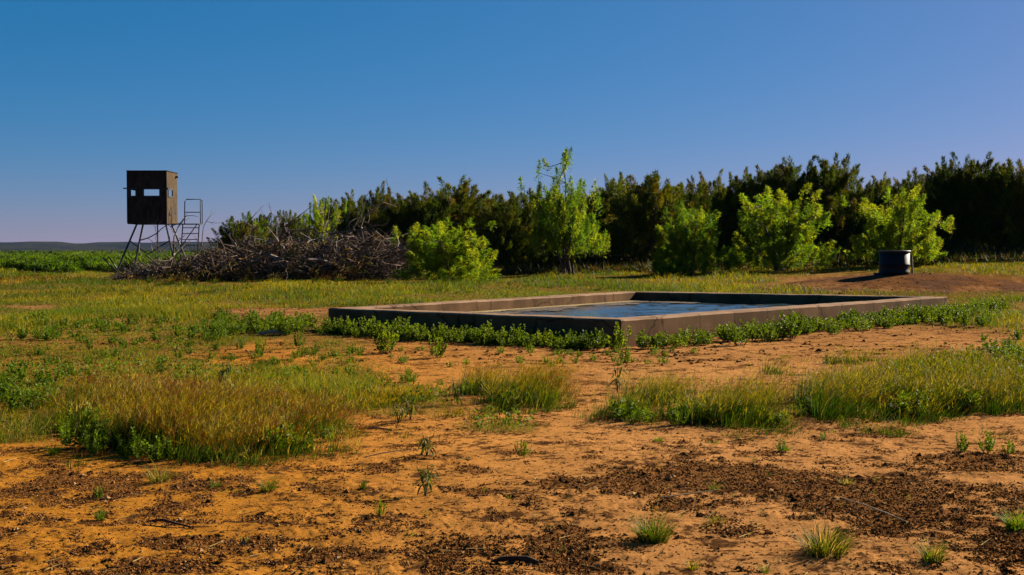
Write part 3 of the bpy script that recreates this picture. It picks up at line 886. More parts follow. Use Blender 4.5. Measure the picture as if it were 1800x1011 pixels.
# ------------------------------------------------------------------ far scrub on the left
def shrub(seed, n=2600):
    r = np.random.default_rng(seed); acc = Acc(); tr = Acc()
    for _ in range(26):
        a = r.uniform(0, 6.28); q = r.random() ** .5 * .9; c = np.array([math.cos(a) * q, math.sin(a) * q, r.uniform(.2, 1.0) * (1 - .35 * q)])
        m_ = n // 26
        o = r.normal(0, 1, (m_, 3)); o /= np.linalg.norm(o, axis=1, keepdims=True)
        P = c + o * (r.random(m_) ** .5 * .33)[:, None]
        P[:, 2] = np.abs(P[:, 2])
        g = np.array([.085, .15, .010]) * r.uniform(.7, 1.3)
        sprays(acc, P, o + [0, 0, .6], r.uniform(.1, .22, m_), r.uniform(.05, .09, m_), g * r.uniform(.7, 1.3, (m_, 1)))
        tube(tr, [(0, 0, -.05), c * .5 + r.normal(0, .05, 3), c], [.03, .02, .008], 4, C3(.1, .075, .06))
    return acc.mesh('foliage', M_MESQ), tr.mesh('stem', M_BARK)
SV = [shrub(300 + i) for i in range(4)]
r = np.random.default_rng(5)
k = 0
for Y in (76, 84, 94, 106, 122, 145, 175, 215):
    w0, w1 = -60, 420
    step = 34 if Y < 110 else 30
    for u in np.arange(w0, w1, step * 76 / Y * 1.35):
        u = u + r.uniform(-10, 10)
        x = (u - CX) / F * Y; h = r.uniform(.55, .95); w = r.uniform(.8, 1.5)
        t = empty('shrub', (x, Y + r.uniform(-3, 3), gzf(x, Y) - .03), r.uniform(0, 6.28))
        t.scale = (w, w, h)
        v_ = SV[k % 4]; k += 1
        link('foliage', v_[0], t); link('stem', v_[1], t)
        if Y < 100: tag(t, 'low green shrub in the nearer rows of the plain left of the blind', 'shrub', 'nearer shrubs on the plain')
        else: tag(t, 'low green shrub far out on the plain beyond the blind', 'shrub', 'far shrubs on the plain')
acc = Acc()
n = 26000
Y = np.exp(rng.uniform(math.log(230), math.log(3000), n)); A = rng.uniform(-.50, .50, n)
X = Y * A
kp = fbm(X / 40, Y / 90, 401, 3) > .42
X, Y = X[kp], Y[kp]; n = len(X)
hh = rng.uniform(.5, 1.1, n) + Y / 2500
o = rng.normal(0, .5, (n, 3))
Z = gz(X, Y) * (1 - sstep(200, 900, Y))
for j in range(3):
    P = np.stack([X + rng.normal(0, 1, n), Y + rng.normal(0, 1, n), Z + hh * rng.uniform(0, .3, n)], 1)
    sprays(acc, P, np.stack([rng.normal(0, .5, n), rng.normal(0, .3, n), np.ones(n)], 1), hh * .9, hh * rng.uniform(.8, 1.6, n), C3(.045, .075, .02) * rng.uniform(.5, 1.4, (n, 1)))
tag(link('scrub', acc.mesh('scrub', M_MESQ)), 'distant scrub fading to the horizon', kind='stuff')

# ------------------------------------------------------------------ brush pile
def dead_branch(seed):
    r = np.random.default_rng(seed); acc = Acc()
    Ln = r.uniform(2.6, 4.2)
    def limb(p, d, L, r0, depth):
        pts = [p]; c = p; dd = d
        m_ = 6 if depth == 0 else 4
        for k in range(m_):
            dd = dd + r.normal(0, .28, 3); dd /= np.linalg.norm(dd); c = c + dd * L / m_; pts.append(c)
        col = (C3(.20, .145, .11) if r.random() < .6 else C3(.42, .34, .28)) * r.uniform(.5, 1.4)
        tube(acc, pts, np.linspace(r0, r0 * .25, m_ + 1), 5 if depth == 0 else 4, col)
        if depth < 2:
            for _ in range(5 if depth == 0 else 2):
                i = r.integers(1, m_); q = dd + r.normal(0, .8, 3); q /= np.linalg.norm(q)
                limb(pts[i], q, L * r.uniform(.25, .5), r0 * .5, depth + 1)
    limb(np.array([-Ln / 2, 0, 0.]), np.array([1., 0, .1]), Ln, r.choice([.03, .045, .06, .10]), 0)
    return acc.mesh('dead_branch', M_DEAD)
DB = [dead_branch(500 + i) for i in range(10)]
def pile_top(u): return np.interp(u, [235, 270, 320, 370, 440, 500, 560, 620, 680, 710, 730], [.2, .5, .8, 1.3, 1.5, 1.85, 1.65, 1.95, 1.9, 1.5, .7])
r = np.random.default_rng(11)
for i in range(150):
    u = r.uniform(250, 705); Y = r.uniform(52.5, 60)
    x = (u - CX) / F * 56; tp = pile_top(u) * (1 - ((Y - 56.5) / 5.0) ** 2 * .75)
    z = tp * r.uniform(.10, 1.0) ** .7
    front = Y < 54.5
    o = link('dead_branch', DB[i % 10])
    o.location = (x, Y, z + .05)
    o.rotation_euler = (r.uniform(-3.1, 3.1), r.normal(0, .22), r.uniform(0, 6.28) if not front else r.normal(0, .5))
    s_ = r.uniform(.4, 1.15) * (.5 if u < 375 else 1); o.scale = (s_, s_, s_)
    if i % 3 == 2: tag(o, 'crooked grey branch in the right half of the brush pile' if u > 500 else 'crooked grey branch in the left half of the brush pile', 'branch', 'dead branches of the brush pile')
    else: tag(o, 'grey dead limb heaped in the right half of the brush pile' if u > 500 else 'grey dead limb heaped in the left half of the brush pile', 'branch', 'dead branches of the brush pile')
for (u, v, Y, rz, ry, s_, lab) in ((655, 385, 54.5, .3, -.35, 1.0, 'forked pale branch sticking up at the right end of the brush pile'), (450, 400, 55, 1.2, -1.0, .8, 'bare branch pointing up above the left part of the brush pile'),
                     (600, 388, 54.5, 2.4, -.5, .95, 'arched pale branch on top of the brush pile'), (540, 472, 52.4, .1, .12, 1.25, 'long pale branch lying along the front of the brush pile'),
                     (305, 462, 52.8, -.5, .2, .8, 'twisted pale branch at the left tip of the brush pile'), (290, 440, 55, .6, .35, .7, 'thin branch leaning under the hunting blind')):
    o = link('dead_branch', DB[(u * 7) % 10]); o.location = at(u, v, Y); o.rotation_euler = (.4, ry, rz); o.scale = (s_, s_, s_)
    tag(o, lab, 'branch', 'dead branches of the brush pile')
acc = Acc()
n = 15000
u = r.uniform(240, 720, n); Y = r.uniform(52.3, 61, n); X = (u - CX) / F * 56
tp = pile_top(u) * (1 - ((Y - 56.5) / 5.0) ** 2 * .8) * (.8 + .35 * fbm(X / .8, Y / .8, 3, 2))
Z = tp * r.random(n) ** .8
D = r.normal(0, 1, (n, 3)) * [1, 1, .45]
sprays(acc, np.stack([X, Y, Z], 1), D, r.uniform(.4, 1.3, n), r.uniform(.02, .06, n), C3(.12, .084, .062) * r.uniform(.3, 1.9, (n, 1)))
tag(link('twigs', acc.mesh('twigs', M_DEAD)), 'tangle of fine grey twigs filling the brush pile', kind='stuff')

acc = Acc()
n = 9000
u = r.uniform(240, 725, n); Y = r.uniform(51.6, 60, n); X = (u - CX) / F * 56
kp = fbm(X / 1.0, Y / 1.5, 955, 3) > .56
u, Y, X = u[kp], Y[kp], X[kp]; n = len(X)
tp = pile_top(u) * (1 - ((Y - 56.5) / 5.0) ** 2 * .8)
Z = tp * r.random(n) ** .6 + .05
sprays(acc, np.stack([X, Y, Z], 1), r.normal(0, .8, (n, 3)) + [0, 0, .3], r.uniform(.12, .35, n), r.uniform(.03, .08, n), np.array([[.16, .09, .03], [.07, .10, .012], [.24, .16, .07]])[r.choice(3, n, p=[.5, .25, .25])] * r.uniform(.5, 1.4, (n, 1)))
tag(link('dead_leaves', acc.mesh('dead_leaves', M_JUN)), 'dry brown leaves and weeds caught in the brush pile', kind='stuff')

# ------------------------------------------------------------------ barrel on the mound
bp = Vector(((1572 - CX) / F * 36.0, 36.0, 0)); bp.z = gzf(bp.x, bp.y) - .02
bar = empty('barrel', bp)
tag(bar, 'black plastic half barrel feeder standing on the bare earth mound', 'barrel')
def lathe(a, prof, n=40, col=(.02, .022, .028)):
    V = []; T = []
    for r_, z_ in prof:
        for k in range(n): V.append((r_ * math.cos(2 * math.pi * k / n), r_ * math.sin(2 * math.pi * k / n), z_))
    for i in range(len(prof) - 1):
        for k in range(n):
            k2 = (k + 1) % n
            T += [(i * n + k, i * n + k2, (i + 1) * n + k2), (i * n + k, (i + 1) * n + k2, (i + 1) * n + k)]
    a.add(V, T, np.asarray(col, float))
BR = .42; zt = CAM_H - bp.z + .0
a = Acc(); lathe(a, [(BR - .03, 0), (BR, .02), (BR + .012, .10), (BR, .12), (BR + .005, .26), (BR + .022, .28), (BR + .022, .31), (BR + .005, .33), (BR + .004, zt - .06), (BR - .03, zt - .04), (BR - .03, .05), (0, .05)], col=(.006, .007, .010))
link('shell', a.mesh('shell', M_POLY, True), bar)
a = Acc(); lathe(a, [(BR + .006, zt - .058), (BR + .035, zt - .05), (BR + .037, zt - .018), (BR + .01, zt - .002), (BR - .034, zt - .006), (BR - .034, zt - .04)], col=(.10, .085, .07))
link('rim', a.mesh('rim', M_POLY, True), bar)
stake = Acc(); tube(stake, [(0, 0, -.1), (-.02, 0, .25), (-.03, 0, .50)], [.03, .03, .025], 7, C3(.36, .27, .17))
o = link('stake', stake.mesh('stake', M_DEAD)); o.location = (bp.x + .56, bp.y + .1, gzf(bp.x + .56, bp.y + .1))
tag(o, 'short pale wooden stake beside the right side of the black barrel', 'stake')
a = Acc(); box(a, (-.10, -.08, 0), (.08, .08, .07), (.02, .03, .07)); box(a, (-.12, -.09, .07), (.10, .09, .09), (.03, .04, .09))
o = link('salt_block', a.mesh('salt_block', M_POLY)); o.location = (bp.x - .5, bp.y - .15, gzf(bp.x - .5, bp.y - .15) - .01); o.rotation_euler = (0, 0, .4)
tag(o, 'small dark blue block lying at the left foot of the black barrel', 'block')

# ------------------------------------------------------------------ leafy weeds
def leafy_weed(seed, stems=11, h=.36, spread=.20, g=(.17, .25, .010)):
    r = np.random.default_rng(seed); acc = Acc(); st = Acc()
    for s_ in range(stems):
        a = r.uniform(0, 6.28); q = r.random() ** .6
        hh = h * r.uniform(.6, 1.0) * (1 - .25 * q)
        b = np.array([math.cos(a) * .05 * q, math.sin(a) * .05 * q, 0]); e = np.array([math.cos(a) * spread * q, math.sin(a) * spread * q, hh])
        mid = (b + e) / 2 + np.array([math.cos(a), math.sin(a), 0]) * .03
        tube(st, [b, mid, e], [.004, .003, .002], 3, C3(.10, .11, .03))
        m_ = 34
        t = r.uniform(.18, 1.0, m_)
        c = (b[None] * ((1 - t) ** 2)[:, None] + 2 * mid[None] * (t * (1 - t))[:, None] + e[None] * (t ** 2)[:, None])
        la = r.uniform(0, 6.28, m_)
        D = np.stack([np.cos(la), np.sin(la), .25 + .9 * t], 1)
        sc = r.uniform(.7, 1.2)
        col = np.array(g) * sc * r.uniform(.75, 1.3, (m_, 1))
        leaves(acc, c, D, r.uniform(.030, .062, m_) * (1.15 - .45 * t), r.uniform(.016, .028, m_), col)
    return acc.mesh('foliage', M_WEED), st.mesh('stem', M_WEED)
LW = [leafy_weed(600 + i) for i in range(6)]
def mesh_arrays(me):
    v = np.empty(len(me.vertices) * 3, np.float32); me.vertices.foreach_get('co', v)
    f = np.empty(len(me.loops), np.int32); me.loops.foreach_get('vertex_index', f)
    c = np.empty(len(me.vertices) * 4, np.float32); me.color_attributes['Col'].data.foreach_get('color', c)
    return v.reshape(-1, 3), f.reshape(-1, 3), c.reshape(-1, 4)[:, :3] / ALB
LWA = [mesh_arrays(v_[0]) for v_ in LW]
def weed_mass(name, label, spots):
    """many small weeds nobody could count, joined: spots (n, cu, cv, ru, rv, s0, s1)"""
    acc = Acc()
    def one(p, s0, s1):
        v, f, c = random.choice(LWA)
        if s1 < .3:                                  # a seedling has only a few leaves
            kf = np.random.default_rng(random.randrange(9999)).permutation(len(f) // 2)[:30]
            f = f.reshape(-1, 2, 3)[kf].reshape(-1, 3)
        s_ = random.uniform(s0, s1); a = random.uniform(0, 6.28)
        q = v * [s_, s_, s_ * .85]; ca, sa = math.cos(a), math.sin(a)
        q = np.stack([q[:, 0] * ca - q[:, 1] * sa + p.x, q[:, 0] * sa + q[:, 1] * ca + p.y, q[:, 2] + p.z - .01], 1)
        u_, inv = np.unique(f, return_inverse=True)
        acc.add(q[u_], inv.reshape(-1, 3), c[u_] * random.uniform(.75, 1.2))
    for (n, cu, cv, ru, rv, s0, s1) in spots: scatter_px(n, cu, cv, ru, rv, lambda p: one(p, s0, s1))
    return tag(link(name, acc.mesh(name, M_WEED)), label, kind='stuff')
def put_weed(name, var, x, y, s_, sh, label, cat, group):
    t = empty(name, (x, y, gzf(x, y) - .01), random.uniform(0, 6.28)); t.scale = (s_, s_, sh)
    link('foliage', var[0], t); link('stem', var[1], t)
    return tag(t, label, cat, group)
k = 0
def row(p, q, n, off0, off1, label, group, smin=.7, smax=1.15, t0=0, t1=1):
    global k
    d = (q - p).xy; nrm = Vector((d.y, -d.x)).normalized()
    for i in range(n):
        t = t0 + (t1 - t0) * (i + random.random()) / n
        o = random.uniform(off0, off1); c = p.xy + d * t + nrm * o
        s_ = random.uniform(smin, smax)
        q_ = (i / n)
        third = ('the far end', 'the middle', 'the near corner')[min(2, int((q_ if p is PL else 1 - q_) * 3))]
        put_weed('leafy_weed', LW[k % 6], c.x, c.y, s_, s_ * random.uniform(.55, .95), label.replace('of the tank', 'of the tank towards ' + third) if third != 'the middle' else label.replace('of the tank', 'of the tank at its middle'), 'weed', group); k += 1
row(PL, PN, 62, .30, .75, 'bright green leafy weed along the shaded left wall of the tank', 'leafy weeds along the left wall', .7, 1.1, .08, 1.0)
row(PL, PN, 26, .5, .95, 'leafy weed standing a step out from the shaded left wall', 'leafy weeds a step out from the left wall', .6, 1.0, .1, 1.0)
row(PN, PR, 74, .22, .75, 'bright green leafy weed along the sunlit right wall of the tank', 'leafy weeds along the right wall', .75, 1.2, .0, 1.0)
row(PN, PR, 34, .5, 1.1, 'leafy weed standing a step out from the sunlit right wall', 'leafy weeds a step out from the right wall', .75, 1.25, .15, 1.12)
def scatter_px(n, cu, cv, ru, rv, fn):
    for _ in range(n):
        a = random.uniform(0, 6.28); q = math.sqrt(random.random())
        fn(ground(cu + ru * q * math.cos(a), cv + rv * q * math.sin(a)))
def lw(label, group, s0, s1):
    def f(p):
        global k
        s_ = random.uniform(s0, s1); put_weed('leafy_weed', LW[k % 6], p.x, p.y, s_, s_ * .85, label, 'weed', group); k += 1
    return f
scatter_px(30, 490, 580, 75, 11, lw('leafy weed in the bright green patch left of the tank', 'leafy weeds left of the tank', .7, 1.1))
scatter_px(14, 385, 586, 35, 10, lw('darker leafy weed at the left end of the green patch', 'darker weeds left of the green patch', .6, .9))
scatter_px(26, 1715, 560, 75, 18, lw('leafy weed in the patch right of the far corner of the tank', 'leafy weeds right of the tank', .7, 1.2))
scatter_px(8, 1190, 485, 32, 5, lw('leafy weed in the dark clump behind the middle of the tank', 'leafy weeds behind the tank', 1.7, 2.7))
for (u, v, s_, lab) in ((678, 622, 1.15, 'dense dark leafy weed near the left third of the tank wall'), (1390, 597, 1.35, 'tallest dark leafy weed halfway along the right wall'), (765, 630, .9, 'leafy weed standing alone in front of the left wall'),
                   (1085, 618, 1.2, 'leafy weed at the near corner of the tank'), (1300, 608, 1.1, 'rounded leafy weed on the right wall left of the tallest one'), (585, 585, .8, 'leafy weed at the left corner of the tank')):
    p = ground(u, v); put_weed('leafy_weed', LW[k % 6], p.x, p.y, s_, s_, lab, 'weed', 'single leafy weeds by the tank'); k += 1
# small sprouts out on the sand
for (u, v, s_, lab) in ((455, 625, .7, 'leafy sprout on bare sand below the bright green patch'), (525, 612, .7, 'leafy sprout on the sand left of the tank corner'),
        (1688, 795, .42, 'upright sprout above the dark litter patch, left of two'), (1736, 795, .45, 'upright sprout above the dark litter patch, right of two'), (1775, 800, .35, 'small sprout at the right edge above the dark litter'),
        (640, 862, .22, 'tiny green sprout on the sand below the tall grass'), (668, 905, .26, 'tiny sprout over a dark clod in the lower middle'), (920, 805, .38, 'dark spindly weed alone on the sand in the middle'),
        (1375, 795, .3, 'low bright tuft on the sand under the right tall grass'), (1448, 775, .25, 'tiny sprout under the right tall grass'), (175, 875, .25, 'pale sprout left of the tall grass foot'),
        (178, 915, .22, 'small sprout at the lower left'), (1100, 640, .7, 'stringy weed below the near corner of the tank')):
    p = ground(u, v); put_weed('sprout', LW[k % 6], p.x, p.y, s_ * .8, s_, lab, 'weed', 'sprouts on the sand'); k += 1

# drooping long-leaved weeds: each leaf a part
def leaf_mesh(L=.085, w=.017):
    V = []; n = 5
    for i in range(n + 1):
        t = i / n; ww = w * math.sin(math.pi * min(1, t * .92 + .06)) * .5
        x = L * t; z = .25 * L * t - .55 * L * t * t
        V += [(x, -ww, z), (x, 0, z - .002), (x, ww, z)]
    T = []
    for i in range(n):
        b = i * 3
        for j in (0, 1): T += [(b + j, b + j + 3, b + j + 4), (b + j, b + j + 4, b + j + 1)]
    return V, T
lv, lt = leaf_mesh()
lms = []
for c in ((.11, .15, .02), (.22, .22, .04), (.05, .075, .012)):
    a = Acc(); a.add(lv, lt, C3(*c)); lms.append(a.mesh('leaf', M_WEED, True))
for (u, v, h, lab) in ((750, 802, .17, 'drooping long-leaved weed at the middle, upper of two in line'), (748, 872, .18, 'drooping long-leaved weed at the middle, lower of two in line'),
        (722, 738, .20, 'drooping long-leaved weed left of the middle grass clump'), (805, 712, .24, 'dark drooping weed against the middle grass clump'),
        (700, 745, .16, 'drooping weed at the left of the short green patch'), (845, 700, .2, 'drooping weed in front of the middle grass clump'),
        (1085, 690, .3, 'tall stringy weed left of the long grass bank'), (395, 700, .34, 'thin branching weed rising out of the left grass')):
    p = ground(u, v); t = empty('drooping_weed', p, random.uniform(0, 6.28)); tag(t, lab, 'weed', 'drooping long-leaved weeds')
    a = Acc(); ends = []
    for s_ in range(3):
        an = s_ * 2.1 + random.random(); e = Vector((math.cos(an) * .05, math.sin(an) * .05, h * random.uniform(.75, 1)))
        tube(a, [(0, 0, -.01), (e.x * .3, e.y * .3, e.z * .5), tuple(e)], [.004, .003, .002], 4, C3(.16, .15, .07)); ends.append(e)
    link('stem', a.mesh('stem', M_WEED), t)
    for e in ends:
        for j in range(9):
            q = random.uniform(.3, 1); l = link('leaf', random.choice(lms), t)
            l.location = (e.x * q * (.6 if q < .5 else .9), e.y * q * .8, e.z * q)
            l.rotation_euler = (random.uniform(-.3, .3), random.uniform(-.2, .9), random.uniform(0, 6.28))
            sc = random.uniform(.6, 1.1) * (h / .2) ** .5; l.scale = (sc, sc, sc)

# ------------------------------------------------------------------ grass
GREEN = C3(.085, .155, .008); OLIVE = C3(.150, .165, .007); YEL = C3(.34, .26, .012); RUST = C3(.26, .10, .018); STRAW = C3(.50, .36, .13); DKG = C3(.035, .075, .006)
def pick(n, cols, w):
    i = rng.choice(len(cols), n, p=np.array(w) / sum(w))
    return np.array(cols)[i] * rng.uniform(.75, 1.3, (n, 1))

# low cover
acc = Acc()
def low_cover(n, d0, d1):
    y = 1 / rng.uniform(1 / d1, 1 / d0, n)            # denser close by
    a = rng.uniform(-.56, .56, n); x = y * a
    z = gz(x, y)
    u, v = project(x, y, z)
    c, thr = cover(u, v, x, y)
    # keep out of the tank
    inside = np.ones(n, bool)
    for i in range(4):
        p, q = outer[i], outer[(i + 1) % 4]
        inside &= ((q.x - p.x) * (y - p.y) - (q.y - p.y) * (x - p.x)) > -.05
    kp = (c - thr > rng.uniform(-.12, .12, n)) & ~inside
    x, y, z, u, v, c = x[kp], y[kp], z[kp], u[kp], v[kp], c[kp]; n = len(x)
    hn = fbm(x / 1.3, y / 1.6, 301, 3); hn2 = fbm(x / 5, y / 7, 311, 3)
    h = (.045 + .11 * np.clip(hn - .3, 0, 1) * 1.6) * rng.uniform(.5, 1.4, n)
    fr = sstep(22, 40, y)
    h = h * (1 + .45 * fr) * (.45 + 1.3 * sstep(.35, .7, fbm(x / 2.2, y / 5, 331, 3)))
    w = np.maximum(.0045, y / 1250 * .62) * rng.uniform(.7, 1.3, n)
    # colours: yellow green far away, mixed near, rust bands
    g = sstep(.42, .58, hn2 + .12 * (fbm(x / .8, y / .8, 321, 2) - .5))[:, None]
    base = lerp(pick(n, [GREEN, OLIVE, DKG], [4, 3, 1]), pick(n, [OLIVE, YEL, GREEN], [4, 3, 2]), g)
    far = sstep(508, 470, -v + 978)
    rust = G(u, v, 120, 494, 260, 9, .8) + G(u, v, 520, 486, 260, 9, .5) + G(u, v, 1300, 470, 260, 12, .55) + G(u, v, 280, 690, 160, 40, .45) + G(u, v, 900, 478, 160, 8, .35)
    base = np.where((rng.random(n) < rust)[:, None], pick(n, [RUST, STRAW, YEL], [3, 1, 2]) * .8, base)
    yl = (G(u, v, 330, 520, 330, 20, .6) + G(u, v, 1000, 495, 420, 15, .6) + G(u, v, 1650, 462, 260, 16, .6))
    base = np.where((rng.random(n) < yl)[:, None], pick(n, [YEL, OLIVE], [2, 2]), base)
    pt = fbm(x / 3.5, y / 9, 341, 4)
    base = base * (.55 + .9 * pt)[:, None]
    base = np.where((pt + .15 * rng.random(n) < .47)[:, None], pick(n, [GREEN, DKG * 1.5, OLIVE * .6], [4, 2, 2]), base)
    tip = base * 1.15 + STRAW * .05
    az = rng.uniform(0, 6.28, n); az = np.where(rng.random(n) < .4, rng.normal(0, .8, n), az)
    blades(acc, np.stack([x, y, z - .005], 1), h, w, az, rng.uniform(.25, 1.2, n), base * .8, tip, 2)
low_cover(150000, 5, 14)
low_cover(190000, 11, 28)
low_cover(230000, 24, 64)
low_cover(60000, 58, 130)
tag(link('grass', acc.mesh('grass', M_GRASS)), 'short mixed green and yellow grass scattered over the sand', kind='stuff')

# small herb leaves within the low cover
acc = Acc()
n = 110000
y = 1 / rng.uniform(1 / 30, 1 / 6, n); x = y * rng.uniform(-.5, .5, n); z = gz(x, y); u, v = project(x, y, z)
c, thr = cover(u, v, x, y); kp = (c - thr > .1) & (fbm(x / .7, y / .9, 351, 3) > .52)
i0 = ~((x > PL.x) & (x < PR.x) & (y > PN.y) & (y < PB.y)); kp &= i0
x, y, z = x[kp], y[kp], z[kp]; n = len(x)
P = np.stack([x, y, z + rng.uniform(.01, .14, n)], 1); D = rng.normal(0, 1, (n, 3)); D[:, 2] = np.abs(D[:, 2])
leaves(acc, P, D, rng.uniform(.015, .035, n) + y * .0006, rng.uniform(.009, .016, n) + y * .0004, pick(n, [GREEN, GREEN * 1.3, OLIVE], [4, 2, 1]))
tag(link('herbs', acc.mesh('herbs', M_WEED)), 'small leafy herbs among the short grass', kind='stuff')

# tall grass banks
def tall_bank(name, label, spots, count, hmin, hmax, rust=.2, gold=.4, leanx=.45, dens_head=5, green=1.0):
    """spots: (u, v, ru, rv, height factor) ellipses of tussocks on the ground"""
    acc = Acc()
    A_ = np.array([s_[2] * s_[3] * ((HOR / s_[1]) ** 0) for s_ in spots], float)
    for s_, a_ in zip(spots, A_ / A_.sum()):
        nt_ = max(3, int(count * a_))
        U, Vv, ru, rv, hf = s_
        cu = []; 
        while len(cu) < nt_:
            p, q = random.gauss(0, .48), random.gauss(0, .45)
            if p * p + q * q < 1.7 and q < .95: cu.append((U + ru * p, Vv + rv * q))
        for (uu, vv) in cu:
            g = ground(uu, vv)
            ed_ = math.hypot((uu - U) / ru, (vv - Vv) / rv)
            m_ = 90 if ed_ < .8 else 45
            if fbm(np.array([g.x / .45]), np.array([g.y / .6]), 777, 2)[0] < .46: continue
            tr_ = rng.uniform(.06, .22)
            a = rng.uniform(0, 6.28, m_); q = rng.random(m_) ** .6
            px = g.x + np.cos(a) * q * tr_; py = g.y + np.sin(a) * q * tr_
            hh = rng.uniform(hmin, hmax) * hf * rng.uniform(.5, 1.12) * (1.08 - .4 * min(ed_, 1.2))
            h = hh * rng.uniform(.45, 1.0, m_)
            culm = rng.random(m_) < .2
            h = np.where(culm, hh * rng.uniform(.8, 1.15, m_), h * .8)
            dx = np.cos(a) * q * .5 + leanx + rng.normal(0, .18, m_); dy = np.sin(a) * q * .5 + rng.normal(0, .18, m_)
            az = np.arctan2(dy, dx); ln = np.clip(np.hypot(dx, dy), .05, 1.1)
            tk = rng.random()
            bcol = pick(m_, [GREEN * green * .75, DKG * 1.5, OLIVE * .5, STRAW * .8], [5, 3.5, 1.0, .25])
            tcol = bcol * 1.15
            tcol = np.where(culm[:, None], pick(m_, [YEL, RUST * .7, STRAW], [gold, rust, .12]), tcol)
            P = np.stack([px, py, np.full(m_, g.z - .01)], 1)
            w = np.where(culm, .0026, .0044) * (1 + .03 * g.y)
            blades(acc, P, h, w, az, ln, bcol * .8, bcol * .5 + tcol * .5, 3)
            # feathery heads on the culms
            ci = np.where(culm)[0]
            if dens_head and len(ci):
                rep = np.repeat(ci, dens_head); t = rng.uniform(.6, 1.0, len(rep))
                d = np.stack([np.cos(az[rep]), np.sin(az[rep]), np.zeros(len(rep))], 1)
                c = P[rep] + d * (ln[rep] * h[rep] * t ** 1.7)[:, None]; c[:, 2] += h[rep] * t * (1 - .25 * ln[rep] * t)
                hc = pick(1, [YEL, RUST * .7, STRAW], [gold, rust, .12])[0]
                blades(acc, c, rng.uniform(.02, .07, len(rep)), .003 * (1 + .04 * g.y), az[rep] + rng.normal(0, .8, len(rep)), rng.uniform(.2, 1.6, len(rep)), hc * rng.uniform(.8, 1.2, (len(rep), 1)), hc, 1)
    o = link(name, acc.mesh(name, M_GRASS)); tag(o, label, kind='stuff')
tall_bank('tall_grass', 'tall rusty feathered grass bank at the left', [(330, 765, 280, 55, .9), (250, 790, 130, 42, 1.05), (470, 765, 150, 42, .7), (200, 725, 190, 40, .75), (420, 720, 190, 34, .5)], 760, .27, .50, rust=.5, gold=.35)
tall_bank('tall_grass', 'tall grass clump in the middle below the tank', [(925, 700, 75, 26, 1.0), (850, 690, 50, 16, .8), (690, 705, 70, 16, .35), (800, 722, 60, 14, .4)], 170, .33, .46, rust=.15, gold=.5)
tall_bank('tall_grass', 'long bank of tall green and gold grass at the right', [(1120, 715, 90, 28, .8), (1270, 732, 120, 24, .9), (1460, 715, 130, 36, 1.0), (1660, 695, 190, 55, .95), (1560, 650, 220, 22, .6)], 760, .34, .50, rust=.08, gold=.6, green=1.15)
weed_mass('weeds', 'small leafy weeds growing inside the grass banks', [(40, 340, 770, 240, 46, .35, .8), (24, 1260, 735, 170, 24, .35, .8), (10, 930, 705, 50, 18, .4, .8), (60, 1660, 700, 170, 42, .5, 1.0)])
weed_mass('weeds', 'small weeds and seedlings dotted over the bare sand', [(55, 900, 625, 340, 26, .2, .45), (70, 900, 870, 850, 110, .08, .2), (40, 560, 660, 260, 40, .2, .45)])
tall_bank('tufts', 'darker rough grass tufts dotted over the far field', [(700, 508, 700, 12, .8), (250, 520, 250, 16, .7), (200, 575, 230, 26, .45), (480, 640, 120, 30, .35)], 190, .28, .42, rust=.5, gold=.4, dens_head=2)
weed_mass('weeds', 'leafy weeds mixed through the left field', [(80, 250, 580, 280, 26, .4, .85), (60, 300, 640, 300, 40, .25, .5), (20, 40, 690, 60, 40, .45, .75), (30, 1740, 640, 90, 50, .4, .8)])
tall_bank('fringe', 'short sparse grass thinning out round the grass banks', [(340, 775, 340, 75, 1), (920, 715, 150, 40, 1), (1280, 735, 210, 45, 1), (1640, 715, 260, 70, 1)], 330, .08, .2, rust=.2, gold=.4, dens_head=1)
tall_bank('tall_grass', 'tall brown grass around the foot of the brush pile', [(480, 494, 240, 5, 1.1), (300, 500, 90, 5, .9)], 120, .35, .6, rust=.6, gold=.2)

# single tussocks
def tussock(name, u, v, h, n, rad, label, cols, wts, group, wd=.0045, flat=.8):
    acc = Acc(); g = ground(u, v)
    a = rng.uniform(0, 6.28, n); q = rng.random(n) ** .5
    P = np.stack([np.cos(a) * q * rad, np.sin(a) * q * rad, np.full(n, -.008)], 1)
    hh = h * rng.uniform(.4, 1.1, n)
    az = np.arctan2(np.sin(a) * q + rng.normal(0, .3, n), np.cos(a) * q + .25 + rng.normal(0, .3, n))
    c = pick(n, cols, wts)
    blades(acc, P, hh, wd, az, rng.uniform(.2, 1.0, n) * flat + q * .3, c * .8, c * 1.2, 3)
    # a few long stray stalks
    m_ = max(2, n // 25); a = rng.uniform(0, 6.28, m_)
    blades(acc, np.zeros((m_, 3)), h * rng.uniform(1.1, 1.8, m_), wd * .6, a, rng.uniform(.4, 1.3, m_), STRAW, STRAW, 3)
    o = link(name, acc.mesh(name, M_GRASS)); o.location = g; tag(o, label, 'grass tuft', group)
TG = 'single grass tufts on the sand'
